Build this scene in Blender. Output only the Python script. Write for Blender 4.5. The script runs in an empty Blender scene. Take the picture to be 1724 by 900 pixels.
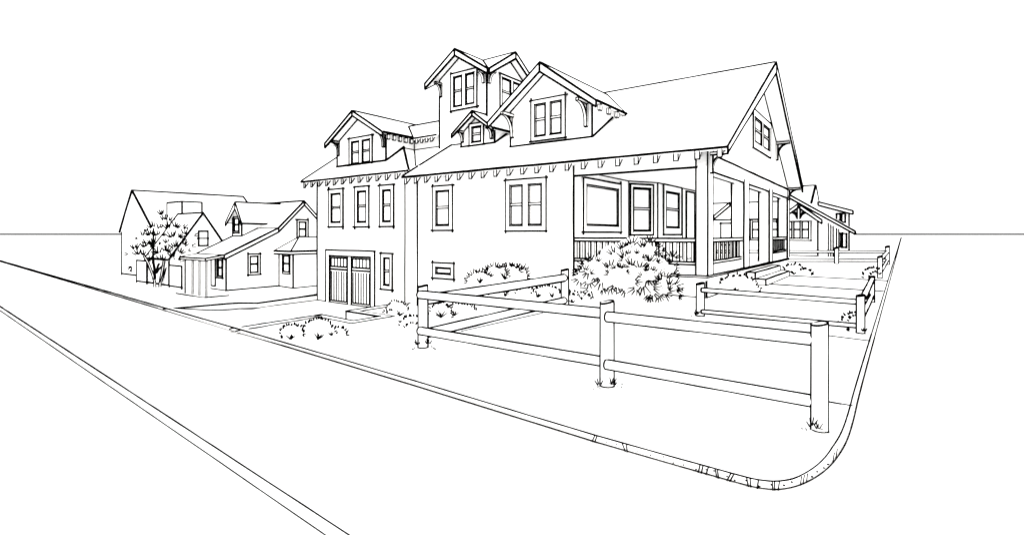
import bpy, math, random
from mathutils import Vector
from mathutils.geometry import delaunay_2d_cdt
random.seed(7)
# ------------------------------------------------------------------ scene
sc = bpy.context.scene
COL = sc.collection
F, CX, HY, EYE = 850.0, 862.0, 394.0, 1.6          # survey of the place: focal length, centre, horizon, eye height

def dirvp(x):
    n = math.hypot(x - CX, F)
    return ((x - CX) / n, F / n)
U, V = dirvp(-300), dirvp(1500)                    # the two street directions of the block
def ground(px, py, z=0.0):
    d = (EYE - z) * F / (py - HY)
    return ((px - CX) / F * d, d)
K = ground(1191.4, 502)                            # the porch corner of the main house
def H(u, v): return (K[0] + u * U[0] + v * V[0], K[1] + u * U[1] + v * V[1])
def L(u, v, z):
    p = H(u, v)
    return Vector((p[0], p[1], z))
def uv(p):
    a, b = p[0] - K[0], p[1] - K[1]
    D = U[0] * V[1] - U[1] * V[0]
    return ((a * V[1] - b * V[0]) / D, (U[0] * b - U[1] * a) / D)
def hit(px, py, p0, d):
    k = (px - CX) / F
    t = (k * p0[1] - p0[0]) / (d[0] - k * d[1])
    y = p0[1] + t * d[1]
    return t, EYE + (HY - py) / F * y
def PF(px, py, v): return hit(px, py, H(0, v), U)  # (u, z) on a street-side wall plane
def PG(px, py, u): return hit(px, py, H(u, 0), V)  # (v, z) on a gable-side wall plane
def LF(a, b, z): return L(a, b, z)                 # frame of street-side walls: a = u, b = v, outside is -b
def LG(a, b, z): return L(b, a, z)                 # frame of gable-side walls: a = v, b = u, outside is -b

# ------------------------------------------------------------------ materials
def mat_paper(name, c, var=0.02):
    m = bpy.data.materials.new(name); m.use_nodes = True
    nt = m.node_tree; b = nt.nodes['Principled BSDF']
    b.inputs['Roughness'].default_value = 0.9
    b.inputs['Specular IOR Level'].default_value = 0.1
    t = nt.nodes.new('ShaderNodeTexCoord'); n = nt.nodes.new('ShaderNodeTexNoise')
    n.inputs['Scale'].default_value = 1.7; n.inputs['Detail'].default_value = 3
    r = nt.nodes.new('ShaderNodeValToRGB')
    r.color_ramp.elements[0].position = .3; r.color_ramp.elements[1].position = .7
    r.color_ramp.elements[0].color = (c - var, c - var, c - var, 1)
    r.color_ramp.elements[1].color = (c, c, c, 1)
    nt.links.new(t.outputs['Object'], n.inputs['Vector'])
    nt.links.new(n.outputs['Fac'], r.inputs['Fac'])
    nt.links.new(r.outputs['Color'], b.inputs['Base Color'])
    return m
M_WALL = mat_paper('white_stucco', .95)
M_ROOF = mat_paper('white_roofing', .95, .02)
M_WOOD = mat_paper('white_painted_wood', .95)
M_GLASS = mat_paper('white_window_glass', .95)
M_LAWN = mat_paper('white_lawn', .94, .02)
M_ROAD = mat_paper('white_road', .90, .02)
M_STONE = mat_paper('white_stone', .94, .02)
M_LEAF = mat_paper('white_foliage', .95, .02)
def mat_ink():
    m = bpy.data.materials.new('black_ink'); m.use_nodes = True
    nt = m.node_tree; nt.nodes.clear()
    o = nt.nodes.new('ShaderNodeOutputMaterial'); d = nt.nodes.new('ShaderNodeBsdfDiffuse')
    t = nt.nodes.new('ShaderNodeTexCoord'); n = nt.nodes.new('ShaderNodeTexNoise'); r = nt.nodes.new('ShaderNodeValToRGB')
    n.inputs['Scale'].default_value = 6
    r.color_ramp.elements[0].color = (0, 0, 0, 1); r.color_ramp.elements[1].color = (.002, .002, .002, 1)
    nt.links.new(t.outputs['Object'], n.inputs['Vector']); nt.links.new(n.outputs['Fac'], r.inputs['Fac'])
    nt.links.new(r.outputs['Color'], d.inputs['Color']); nt.links.new(d.outputs[0], o.inputs['Surface'])
    return m
M_INK = mat_ink()

# ------------------------------------------------------------------ mesh helpers
IW = 1.8                                           # overall weight of the drawn lines
WD, WH, WT = 2.3, 2.9, 1.9                         # default, heavy and thin line
class MB:
    """white faces plus the black arris lines of one part, linked as ONE mesh object"""
    def __init__(s): s.v, s.f, s.m = [], [], []
    def poly(s, pts, mi=0):
        b = len(s.v); s.v += [Vector(p) for p in pts]
        s.f.append(tuple(range(b, b + len(pts)))); s.m.append(mi)
    def tube(s, a, b, ra, rb, n=5, mi=1, caps=True):
        d = b - a
        if d.length < 1e-6: return
        d.normalize()
        x = d.cross(Vector((0, 0, 1)))
        if x.length < .05: x = d.cross(Vector((0, 1, 0)))
        x.normalize(); y = d.cross(x)
        k = len(s.v)
        for p, r in ((a, ra), (b, rb)):
            for i in range(n):
                t = 2 * math.pi * (i + .5) / n
                s.v.append(p + x * (r * math.cos(t)) + y * (r * math.sin(t)))
        for i in range(n):
            j = (i + 1) % n
            s.f.append((k + i, k + j, k + n + j, k + n + i)); s.m.append(mi)
        if caps:
            s.f.append(tuple(k + i for i in reversed(range(n)))); s.m.append(mi)
            s.f.append(tuple(k + n + i for i in range(n))); s.m.append(mi)
    def ink(s, pts, w=WD, over=0.0, wob=.28, close=False):
        pts = [Vector(p) for p in pts]
        if close: pts = pts + [pts[0]]
        for i in range(len(pts) - 1):
            a, b = pts[i], pts[i + 1]
            d = b - a
            if d.length < 1e-5: continue
            e = d.normalized()
            if over:
                o1, o2 = random.uniform(.3, 1.2) * over, random.uniform(.3, 1.2) * over
                a = a - e * (o1 * max(a.y, .5) / F); b = b + e * (o2 * max(b.y, .5) / F)
            ym = max(.5, min(a.y, b.y))
            n = max(1, min(24, int((b - a).length * F / ym / 45)))
            prev, pr = a, None
            for k in range(1, n + 1):
                q = a.lerp(b, k / n)
                if k < n:
                    j = wob * q.y / F
                    q = q + Vector((random.uniform(-j, j), 0, random.uniform(-j, j)))
                r1 = .5 * IW * w * max(prev.y, .5) / F if pr is None else pr
                r2 = .5 * IW * w * max(q.y, .5) / F * random.uniform(.88, 1.1)
                s.tube(prev, q + e * r2 * .3, r1, r2)
                prev, pr = q, r2
    def blade(s, a, b, w=2.2):
        r = .5 * IW * w * max(a.y, .5) / F
        s.tube(a, b, r, r * .65, 4)
    def box(s, M, a0, a1, b0, b1, z0, z1, w=WD, ink=True):
        c = [M(a, b, z) for z in (z0, z1) for b in (b0, b1) for a in (a0, a1)]
        for f in ((0, 1, 3, 2), (4, 5, 7, 6), (0, 1, 5, 4), (2, 3, 7, 6), (0, 2, 6, 4), (1, 3, 7, 5)):
            s.poly([c[i] for i in f])
        if ink:
            E = ((0, 1), (1, 3), (3, 2), (2, 0), (4, 5), (5, 7), (7, 6), (6, 4), (0, 4), (1, 5), (2, 6), (3, 7)) if ink is True else ink
            for i, j in E: s.ink([c[i], c[j]], w)
    def slab(s, pts, t, w=WD, top=(), bot=(), side=()):
        """a board with the given top outline and vertical thickness t; numbers of the edges that are drawn"""
        pts = [Vector(p) for p in pts]; q = [p - Vector((0, 0, t)) for p in pts]; n = len(pts)
        s.poly(pts); s.poly(q[::-1])
        for i in range(n):
            j = (i + 1) % n
            s.poly([pts[i], pts[j], q[j], q[i]])
        for i in top: s.ink([pts[i], pts[(i + 1) % n]], w * 1.22)
        for i in bot: s.ink([q[i], q[(i + 1) % n]], w)
        for i in side: s.ink([pts[i], q[i]], w)
    def plate(s, M, prof, b0, b1, w=WD, ink=True, over=0):
        """outline (a, z) between depths b0 (front) and b1"""
        f = [M(a, b0, z) for a, z in prof]; g = [M(a, b1, z) for a, z in prof]; n = len(prof)
        s.poly(f); s.poly(g[::-1])
        for i in range(n):
            j = (i + 1) % n
            s.poly([f[i], f[j], g[j], g[i]])
        if ink: s.ink(f, w, over, close=True)
        return f, g
    def prism(s, foot, z0, z1, frame=None):
        fr = frame or L
        n = len(foot)
        a = [fr(p[0], p[1], z0) for p in foot]; b = [fr(p[0], p[1], z1) for p in foot]
        s.poly(b); s.poly(a[::-1])
        for i in range(n):
            j = (i + 1) % n
            s.poly([a[i], a[j], b[j], b[i]])
    def blob(s, c, rx, ry, rz, seed=0, n=12):
        rnd = random.Random(seed)
        ph = [rnd.uniform(0, 6.28) for _ in range(4)]
        k = len(s.v); m = 2 * n
        for i in range(n + 1):
            t = math.pi * i / n
            for j in range(m):
                p = 2 * math.pi * j / m
                d = 1 + .07 * math.sin(3 * p + ph[0]) * math.sin(2 * t + ph[1]) + .05 * math.sin(5 * p + ph[2] + 3 * t)
                s.v.append(Vector((c.x + rx * d * math.sin(t) * math.cos(p), c.y + ry * d * math.sin(t) * math.sin(p), c.z + rz * d * math.cos(t))))
        for i in range(n):
            for j in range(m):
                s.f.append((k + i * m + j, k + i * m + (j + 1) % m, k + (i + 1) * m + (j + 1) % m, k + (i + 1) * m + j)); s.m.append(0)
    def build(s, name, mat, parent=None, loc=None):
        o_world = Vector((0, 0, 0))
        p = parent
        while p is not None: o_world += p.location; p = p.parent
        org = Vector(loc) if (loc is not None and parent is None) else Vector((0, 0, 0))
        me = bpy.data.meshes.new(name)
        sh = o_world + org
        me.from_pydata([tuple(q - sh) for q in s.v], [], s.f)
        me.materials.append(mat); me.materials.append(M_INK)
        me.polygons.foreach_set('material_index', s.m)
        me.update()
        o = bpy.data.objects.new(name, me); COL.objects.link(o)
        if parent: o.parent = parent
        else: o.location = org
        return o
def tag(o, label=None, cat=None, group=None, kind=None):
    if label: o['label'] = label
    if cat: o['category'] = cat
    if group: o['group'] = group
    if kind: o['kind'] = kind
    return o
def thing(name, label, cat, loc, group=None):
    o = bpy.data.objects.new(name, None); COL.objects.link(o)
    o.location = loc; o.empty_display_size = .3
    return tag(o, label, cat, group)
def struct(mb, name, mat, label, cat):
    return tag(mb.build(name, mat), label, cat, None, 'structure')

# ------------------------------------------------------------------ terrain
def sm(x, a, b):
    t = min(1, max(0, (x - a) / (b - a)))
    return t * t * (3 - 2 * t)
def lin(x, a, b): return min(1, max(0, (x - a) / (b - a)))
def terr(x, y):
    u, v = uv((x, y))
    q = v + 9.01 - (u - 5.2) * .0727                    # distance behind the kerb
    z = -1.1 * lin(q, 0, 4.85) * sm(u, 2.4, 5.6)
    z += -1.78 * sm(u, 17, 29) * lin(q, 0, 7.2)
    return z
def on_terrain(px, py, dz=0.0):
    k, m = (px - CX) / F, (HY - py) / F
    y, st = 2.0, .02
    while y < 200:
        if EYE + m * y <= terr(k * y, y) + dz: break
        y += st; st = .02 + y * .001
    return Vector((k * y, y, terr(k * y, y) + dz))

# ------------------------------------------------------------------ windows, brackets, gables
def rectF(v, x0, y0, x1, y1):
    a, b = PF(x0, y0, v), PF(x1, y1, v)
    return min(a[0], b[0]), max(a[0], b[0]), min(a[1], b[1]), max(a[1], b[1])
def rectG(u, x0, y0, x1, y1):
    a, b = PG(x0, y0, u), PG(x1, y1, u)
    return min(a[0], b[0]), max(a[0], b[0]), min(a[1], b[1]), max(a[1], b[1])
def casing(mb, M, b, a0, a1, z0, z1, opens, proud, w, over=4):
    """face board with rectangular openings, standing proud of the wall plane b"""
    xs = sorted({a0, a1} | {o[0] for o in opens} | {o[1] for o in opens})
    zs = sorted({z0, z1} | {o[2] for o in opens} | {o[3] for o in opens})
    f = b - proud
    for i in range(len(xs) - 1):
        for j in range(len(zs) - 1):
            ca, cz = (xs[i] + xs[i + 1]) / 2, (zs[j] + zs[j + 1]) / 2
            if any(o[0] < ca < o[1] and o[2] < cz < o[3] for o in opens): continue
            mb.poly([M(xs[i], f, zs[j]), M(xs[i + 1], f, zs[j]), M(xs[i + 1], f, zs[j + 1]), M(xs[i], f, zs[j + 1])])
    for (p, q, r, t) in [(a0, a1, z0, z1)] + list(opens):
        c = [(p, r), (q, r), (q, t), (p, t)]
        for i in range(4):
            j = (i + 1) % 4
            mb.poly([M(c[i][0], f, c[i][1]), M(c[j][0], f, c[j][1]), M(c[j][0], b + .02, c[j][1]), M(c[i][0], b + .02, c[i][1])])
        outer = (p, q, r, t) == (a0, a1, z0, z1)
        mb.ink([M(x, f, z) for x, z in c], w if outer else w * .85, over if outer else 1.2, close=True)
def window(parent, M, b, r, n=1, cw=.14, mid=True, proud=.05, w=1.8, deep=True, over=4, name='window', mull=None, bottom=None):
    a0, a1, z0, z1 = r
    mull = mull or cw * .75
    ow = (a1 - a0 - 2 * cw - (n - 1) * mull) / n
    zb = z0 + (cw if bottom is None else bottom)
    opens = [(a0 + cw + i * (ow + mull), a0 + cw + i * (ow + mull) + ow, zb, z1 - cw) for i in range(n)]
    mb = MB(); casing(mb, M, b, a0, a1, z0, z1, opens, proud, w, over)
    sash = MB() if deep else mb
    pane = MB() if deep else mb
    for (p, q, s_, t) in opens:
        g = b - .006
        pane.poly([M(p, g, s_), M(q, g, s_), M(q, g, t), M(p, g, t)])
        sw = min(.045, (q - p) * .12)
        w2 = w * .62
        c = [(p + sw, s_ + sw), (q - sw, s_ + sw), (q - sw, t - sw), (p + sw, t - sw)]
        co = [(p, s_), (q, s_), (q, t), (p, t)]
        for i in range(4):
            j = (i + 1) % 4
            sash.poly([M(co[i][0], b - .02, co[i][1]), M(co[j][0], b - .02, co[j][1]), M(c[j][0], b - .02, c[j][1]), M(c[i][0], b - .02, c[i][1])])
        sash.ink([M(x, b - .02, z) for x, z in c], w2, 1.0, close=True)
        if mid:
            zm = (s_ + t) / 2 + .02 * (t - s_)
            sash.box(M, p + .002, q - .002, b - .035, b - .008, zm - .035, zm + .035, w * .7, ink=((0, 1), (4, 5)))
    o = mb.build(name, M_WOOD, parent)
    if deep:
        sash.build('sash', M_WOOD, o); pane.build('pane', M_GLASS, o)
    return o
def bracket(parent, M, b, a, zt, out, hgt, th=.09, w=1.35):
    """wooden knee bracket: arm under the overhang, leg on the wall, curved brace between"""
    mb = MB(); k = max(.07, .15 * out); h0 = .8 * hgt
    A, B = [], []
    for i in range(9):
        t = math.pi / 2 * i / 8
        for arr, ins in ((A, .0), (B, k * .9)):
            ro, rh = out - k * .6 - k - ins, h0 - k - ins
            arr.append((out - k * .6 - ins - ro * math.sin(t) - (0 if not ins else 0), -k - rh * (1 - math.cos(t)) if not ins else -k - rh * (1 - math.cos(t)) + 0))
    shapes = [[(0, 0), (out, 0), (out, -k), (0, -k)], [(0, -k), (k, -k), (k, -hgt), (0, -hgt)], A + B[::-1]]
    for sh in shapes:
        sides = [[M(a + s, b - p, zt + q) for p, q in sh] for s in (-th / 2, th / 2)]
        n = len(sh)
        for sd in sides:
            if n == 4: mb.poly(sd)
            else:
                for i in range(8): mb.poly([sd[i], sd[i + 1], sd[n - 2 - i], sd[n - 1 - i]])
            mb.ink(sd, w, close=True)
        for i in range(n):
            j = (i + 1) % n
            mb.poly([sides[0][i], sides[0][j], sides[1][j], sides[1][i]])
            if n == 4: mb.ink([sides[0][i], sides[1][i]], w)
    return mb.build('bracket', M_WOOD, parent)
def gable_roof(parent, M, aL, aM, aR, bf, bb, zL, zM, zR, t=.07, h=.2, w=WD, eaves=(True, True), bbL=None, bbR=None, bbM=None, barge=True, hm=None, ridge=True, name='roof'):
    """two roof slabs from front bf to back bb with barge boards on the front"""
    bbL = bb if bbL is None else bbL; bbR = bb if bbR is None else bbR; bbM = bb if bbM is None else bbM
    mb = MB()
    mb.slab([M(aL, bf, zL), M(aM, bf, zM), M(aM, bbM, zM), M(aL, bbL, zL)], t, w, top=(() if barge else (0,)) + ((1,) if ridge else ()) + ((3,) if eaves[0] else ()))
    mb.slab([M(aR, bf, zR), M(aM, bf, zM), M(aM, bbM, zM), M(aR, bbR, zR)], t, w, top=(() if barge else (0,)) + ((3,) if eaves[1] else ()))
    o = mb.build(name, M_ROOF, parent)
    if barge:
        hm = hm or h * 1.15
        for a, z in ((aL, zL), (aR, zR)):
            b = MB()
            b.plate(M, [(a, z), (aM, zM), (aM, zM - hm), (a, z - h)], bf - .05, bf - .002, w)
            b.build('bargeboard', M_WOOD, parent)
    return o
def tail(parent, M, a, b0, z0, slope, wd=.11, h=.18, ln=.25, w=1.35):
    mb = MB(); s = []
    prof = [(b0, z0), (b0, z0 - h), (b0 + ln, z0 + ln * slope - .02)]
    for q in (-wd / 2, wd / 2):
        pts = [M(a + q, p, z) for p, z in prof]; s.append(pts); mb.poly(pts)
        mb.ink(pts[:3], w, 1.0)
    for i in range(3):
        j = (i + 1) % 3
        mb.poly([s[0][i], s[0][j], s[1][j], s[1][i]])
    mb.ink([s[0][1], s[1][1]], w)
    return mb.build('rafter_tail', M_WOOD, parent)

# =================================================================== SETTING
def poly_region(outline, zf, step, name, mat, label, cat, lines=(), depth=None):
    """a sheet of ground inside an outline of plan points, following the terrain"""
    pts = [Vector((p[0], p[1])) for p in outline]; n = len(pts)
    dense = []
    for i in range(n):
        a, b = pts[i], pts[(i + 1) % n]
        k = max(1, int((b - a).length / step))
        dense += [a.lerp(b, j / k) for j in range(k)]
    nb = len(dense)
    x0, x1 = min(p.x for p in pts), max(p.x for p in pts); y0, y1 = min(p.y for p in pts), max(p.y for p in pts)
    inner = []
    def inside(x, y):
        c = False
        for i in range(n):
            a, b = pts[i], pts[(i + 1) % n]
            if (a.y > y) != (b.y > y) and x < (b.x - a.x) * (y - a.y) / (b.y - a.y) + a.x: c = not c
        return c
    yy = y0 + step / 2
    while yy < y1 and yy < 75:
        xx = max(x0, -75) + step / 2
        while xx < x1 and xx < 40:
            if inside(xx, yy): inner.append(Vector((xx, yy)))
            xx += step
        yy += step
    r = delaunay_2d_cdt(dense + inner, [(i, (i + 1) % nb) for i in range(nb)], [list(range(nb))], 1, 1e-4)
    mb = MB()
    mb.v = [Vector((p.x, p.y, zf(p.x, p.y))) for p in r[0]]
    mb.f = [tuple(f) for f in r[2]]; mb.m = [0] * len(mb.f)
    for ln, w in lines: mb.ink(ln, w)
    return struct(mb, name, mat, label, cat)

ROADZ = -.055
# kerb line of the block: along the street, round the corner, along the side road
kerb_px = [(0, 438.7), (158, 484), (400, 553.3), (700, 641.5), (1000, 732), (1120, 766), (1190, 785), (1240, 799), (1275, 808), (1308, 811), (1338, 806),
           (1368, 793), (1393, 775), (1412, 752), (1426, 727), (1437, 690), (1443, 662)]
kc = [ground(*p) for p in kerb_px]
d0 = Vector((kc[0][0] - kc[2][0], kc[0][1] - kc[2][1])).normalized()
far_left = (kc[0][0] + d0.x * 260, kc[0][1] + d0.y * 260)
kr = ground(1443, 662); kdir = dirvp(1519)
kerb = [far_left] + kc + [(kr[0] + kdir[0] * s, kr[1] + kdir[1] * s) for s in (4, 12, 30, 80, 300)]
def resample(pts, maxd):
    out = [pts[0]]
    for a, b in zip(pts, pts[1:]):
        k = max(1, int(math.hypot(b[0] - a[0], b[1] - a[1]) / maxd))
        out += [(a[0] + (b[0] - a[0]) * j / k, a[1] + (b[1] - a[1]) * j / k) for j in range(1, k + 1)]
    return out
def smooth(pts, lo, hi, it=2):
    for _ in range(it):
        out = pts[:lo]
        for a, b in zip(pts[lo:hi], pts[lo + 1:hi + 1]):
            out += [(.75 * a[0] + .25 * b[0], .75 * a[1] + .25 * b[1]), (.25 * a[0] + .75 * b[0], .25 * a[1] + .75 * b[1])]
        pts = out + pts[hi + 1:]; hi = hi + (hi - lo) - 1
    return pts
kerb = smooth(kerb, 6, len(kerb) - 3)

# driveway outline (plan): splayed from the street down to the garage
kl, kr_ = ground(275, 520), ground(387, 554.7)
WV, WZ = .35, -1.42                                     # garage wall plane and garage floor height
C1, C2, C3, C4, E5 = (11.35, -3.33), (9.48, -3.45), (9.5, -2.42), (11.35, -2.38), (11.46, WV)
dl1 = on_terrain(402, 511); 
drive_uv = [uv(kr_), C1, C2, C3, C4, E5, (17.34, WV), uv(dl1), uv(kl)]
drive_xy = [H(*p) for p in drive_uv]
def zdrive(x, y):
    u, v = uv((x, y))
    q = v + 9.01 - (u - 5.2) * .0727
    return -1.1 * lin(q, 0, 4.85) * sm(u, 2.4, 5.6) - (.16 + .16 * max(lin(17 - u, 0, 5), lin(v, -3.3, .3))) * lin(q, .4, 4.5) - .004
# ground sheet far below and out to the horizon
mb = MB(); mb.poly([(-4300, -400, -3.2), (4300, -400, -3.2), (4300, 2600, -3.2), (-4300, 2600, -3.2)])
struct(mb, 'ground', M_LAWN, 'pale open ground stretching flat out to the horizon', 'ground')
mb = MB(); mb.box(lambda a, b, z: Vector((a, b, z)), -4200, 4200, 2500, 2540, -3.2, EYE + 3.3, ink=False)  # long black bar added as the drawn horizon line
mb.m = [1] * len(mb.f)
struct(mb, 'horizon_line', M_LAWN, 'thin black drawn line along the horizon', 'horizon')
# lawn of the block: right of the driveway and left of it
iR = min(range(len(kerb)), key=lambda i: math.hypot(kerb[i][0] - kr_[0], kerb[i][1] - kr_[1]))
def kerb_between(p, q):
    d = Vector((q[0] - p[0], q[1] - p[1]))
    return [k for k in kerb if p is not None and (Vector((k[0] - p[0], k[1] - p[1])).dot(d) > 0 and Vector((k[0] - q[0], k[1] - q[1])).dot(d) < 0)]
right_side = [k for k in kerb if uv(k)[0] < uv(kr_)[0] - .05]
left_side = [k for k in kerb if uv(k)[0] > uv(kl)[0] + .05]
lawn_r = [kr_] + right_side + [H(-4, 300), H(16.5, 300), H(16.5, 2), H(16.5, WV), H(E5[0] - .3, E5[1])] + [H(*p) for p in ((C4[0] - .33, C4[1] + .28), (C3[0] - .28, C3[1] + .28), (C2[0] - .28, C2[1] - .28), (C1[0] - .28, C1[1] - .28))]
poly_region(lawn_r, terr, .8, 'lawn', M_LAWN, 'white front yard between the kerb and the main house', 'lawn')
lawn_l = left_side + [kl, (dl1.x, dl1.y), H(17.34, WV), H(17.34, 60), H(60, 200)]
poly_region(lawn_l, terr, .9, 'lawn', M_LAWN, 'white yard in front of the cottages left of the driveway', 'lawn')
# driveway with its two drawn edges
mb_l = []
poly_region(drive_xy, zdrive, .6, 'driveway', M_ROAD, 'white driveway sloping down from the street to the garage door', 'driveway')
edge = MB()
el = [Vector((kl[0], kl[1], 0)), Vector((dl1.x, dl1.y, 0)), L(17.34, WV - .01, 0)]
el = [el[0].lerp(el[1], i / 8) for i in range(8)] + [el[1].lerp(el[2], i / 5) for i in range(6)]
et = [Vector((p.x, p.y, terr(p.x, p.y) + .03 * min(1, i / 6) - .1 * max(0, (i - 8) / 5))) for i, p in enumerate(el)]; eb = [Vector((p.x, p.y, zdrive(p.x, p.y) + .004)) for p in el]
lf_ = Vector((U[0], U[1], 0)) * .3
for i in range(len(et) - 1):
    edge.poly([et[i], et[i + 1], eb[i + 1] - Vector((0, 0, .2)), eb[i] - Vector((0, 0, .2))])
    edge.poly([et[i], et[i + 1], et[i + 1] + lf_, et[i] + lf_])
edge.ink(et, WT, 0, .1); edge.ink(eb[1:], WT * .9, 0, .1)
struct(edge, 'kerb', M_STONE, 'low stone edging along the left side of the driveway', 'kerb')
# road surface: street and side road as one L-shaped sheet
far_px = [(0, 516), (158.7, 620), (583, 898)]
fk = [ground(*p) for p in far_px]
fd = Vector((fk[0][0] - fk[2][0], fk[0][1] - fk[2][1])).normalized()
fA = (fk[2][0] + fd.x * 300, fk[2][1] + fd.y * 300); fB = (fk[2][0] - fd.x * 4.6, fk[2][1] - fd.y * 4.6)
road = [far_left] + kerb[1:] + [(kerb[-1][0] + 40, kerb[-1][1] - 20), (70, 10), (30, -20), (fB[0] + 2, -20), fB, fA]
pts2 = [Vector((p[0], p[1])) for p in road]
r = delaunay_2d_cdt(pts2, [(i, (i + 1) % len(pts2)) for i in range(len(pts2))], [list(range(len(pts2)))], 1, 1e-4)
mb = MB(); mb.v = [Vector((p.x, p.y, ROADZ)) for p in r[0]]; mb.f = [tuple(f) for f in r[2]]; mb.m = [0] * len(mb.f)
struct(mb, 'road', M_ROAD, 'white street and side road meeting at the rounded corner', 'road')
# kerb of the block, a low face all the way round, with stone joints by the corner
mb = MB(); wdt = .1
kk = resample(kerb, 6.0)
def inward(i):
    a, b = kk[max(0, i - 1)], kk[min(len(kk) - 1, i + 1)]
    d = Vector((b[0] - a[0], b[1] - a[1])).normalized()
    return Vector((-d.y, d.x))
ks = []
for i, p in enumerate(kk):
    n = inward(i)
    ks.append((Vector((p[0], p[1], .004)), Vector((p[0] + n.x * wdt, p[1] + n.y * wdt, .004)), Vector((p[0], p[1], ROADZ + .001)), n))
for a, b in zip(ks, ks[1:]):
    mb.poly([a[0], b[0], b[1], a[1]]); mb.poly([a[0], a[2], b[2], b[0]])
vis = [k for k in ks if k[0].y > .8]
iq = next(i for i, k in enumerate(vis) if i > 5 and k[0].y > 2.5 and CX + F * k[0].x / k[0].y > 1330)
def kw(i): return min(1, max(0, (i - iq) / 12))
la = [k[2] + Vector((k[3].x * -.01, k[3].y * -.01, .01)) for k in vis]; lb = [k[0].lerp(k[1], .3 * kw(i)) for i, k in enumerate(vis)]
ie = next(i for i, k in enumerate(vis) if i > iq and k[0].y > 8)
for ln, w_ in ((la, .7), (lb, .85)):
    mb.ink(ln[:ie + 1], WT * w_, wob=.08); mb.ink(ln[ie:], WT * .55, wob=.05)
def kerb_face(px, fr, w=1.2):
    """point on the kerb face at image column px: fr 0 top .. 1 bottom"""
    for a, b in zip(vis, vis[1:]):
        xa, xb = CX + F * a[0].x / a[0].y, CX + F * b[0].x / b[0].y
        if xa <= px <= xb:
            t = (px - xa) / (xb - xa)
            p, q = a[0].lerp(b[0], t), a[2].lerp(b[2], t)
            return p.lerp(q, fr) - Vector((a[3].x, a[3].y, 0)) * .002
for x0, x1 in ((1002, 998), (1006, 1002), (1051, 1057), (1059, 1060), (1179, 1176), (1184, 1181), (1193, 1189), (1204, 1207), (1208, 1210), (1231, 1224), (1236, 1229), (1257, 1260), (1263, 1264),
               (1277, 1275), (1300, 1301), (1304, 1304), (1312, 1310), (1349, 1347), (1354, 1351), (1359, 1357), (1404, 1401), (1409, 1406)):
    a, b = kerb_face(x0, 0), kerb_face(x1, 1)
    if a and b: mb.ink([a, b], 1.3)
for x, fr in ((1022, .5), (1041, .4), (1076, .5), (1098, .6), (1119, .3), (1134, .7), (1150, .6), (1171, .7), (1188, .4), (1201, .3), (1223, .5), (1236, .7), (1255, .4), (1277, .7), (1297, .4), (1318, .5), (1331, .3),
              (1365, .6), (1374, .4), (1385, .5), (1392, .5)):
    p = kerb_face(x, fr)
    if p: q = p + Vector((.012, 0, 0)); mb.tube(p, q, .006, .006, 5)
struct(mb, 'kerb', M_STONE, 'stone kerb running along the street and round the corner', 'kerb')
# opposite side of the street, where the viewer stands
op = [fA, fB, (fB[0] + .5, -20), (-200, -20), (fA[0] - 40, fA[1] - 60)]
mb = MB(); mb.poly([(p[0], p[1], 0) for p in op][::-1])
struct(mb, 'lawn', M_LAWN, 'white verge on the near side of the street', 'lawn')
mb = MB()
ins = [ground(*p) for p in ((0, 522.7), (141, 620), (544, 898))]
nn = Vector((-fd.y, fd.x))
if nn.x > 0: nn = -nn
A = [Vector((p[0], p[1], .004)) for p in (fA, fk[0], fk[1], fk[2], fB)]
idr = Vector((ins[0][0] - ins[2][0], ins[0][1] - ins[2][1])).normalized()
B = [Vector((p[0], p[1], .004)) for p in ((ins[0][0] + idr.x * 260, ins[0][1] + idr.y * 260), ins[0], ins[1], ins[2], (ins[2][0] - idr.x * 4.4, ins[2][1] - idr.y * 4.4))]
for i in range(4):
    mb.poly([A[i], A[i + 1], B[i + 1], B[i]])
    mb.poly([A[i], A[i + 1], A[i + 1] - Vector((0, 0, .06)), A[i] - Vector((0, 0, .06))])
mb.ink([A[0], A[1], A[2], A[3], A[3] - Vector((fd.x, fd.y, 0)) * 1.2], 1.9, wob=.15)
mb.ink(B[:4] + [B[3] - Vector((idr.x, idr.y, 0)) * 1.0], 1.15, wob=.1)
struct(mb, 'kerb', M_STONE, 'stone kerb on the near side of the street', 'kerb')
# paths
def path_strip(name, quad, label, drawn):
    m = MB(); q = [Vector((p[0], p[1], .005)) for p in quad]; m.poly(q)
    for i in drawn: m.ink([q[i], q[(i + 1) % 4]], WT)
    struct(m, name, M_STONE, label, 'path')
path_strip('path', [ground(1328, 464.5), ground(1495, 473.4), ground(1487.5, 490.8), ground(1290, 478.3)], 'front walk from the porch steps to the side road', (0, 2))
path_strip('path', [ground(1391.7, 565.3), ground(1465, 574.5), ground(1436, 683.6), ground(1391.7, 676)], 'paved strip between the near fence and the side road', (0, 2))
m = MB(); a = ground(776.7, 557.8); b = ground(913.6, 527.2)
m.poly([Vector((a[0], a[1], .005)), Vector((b[0], b[1], .005)), Vector((b[0] + .1, b[1], .005)), Vector((a[0] + .1, a[1], .005))])
m.ink([Vector((a[0], a[1], .006)), Vector((b[0], b[1], .006))], 1.2)
struct(m, 'path', M_STONE, 'narrow edging strip on the yard inside the near fence', 'path')

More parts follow.
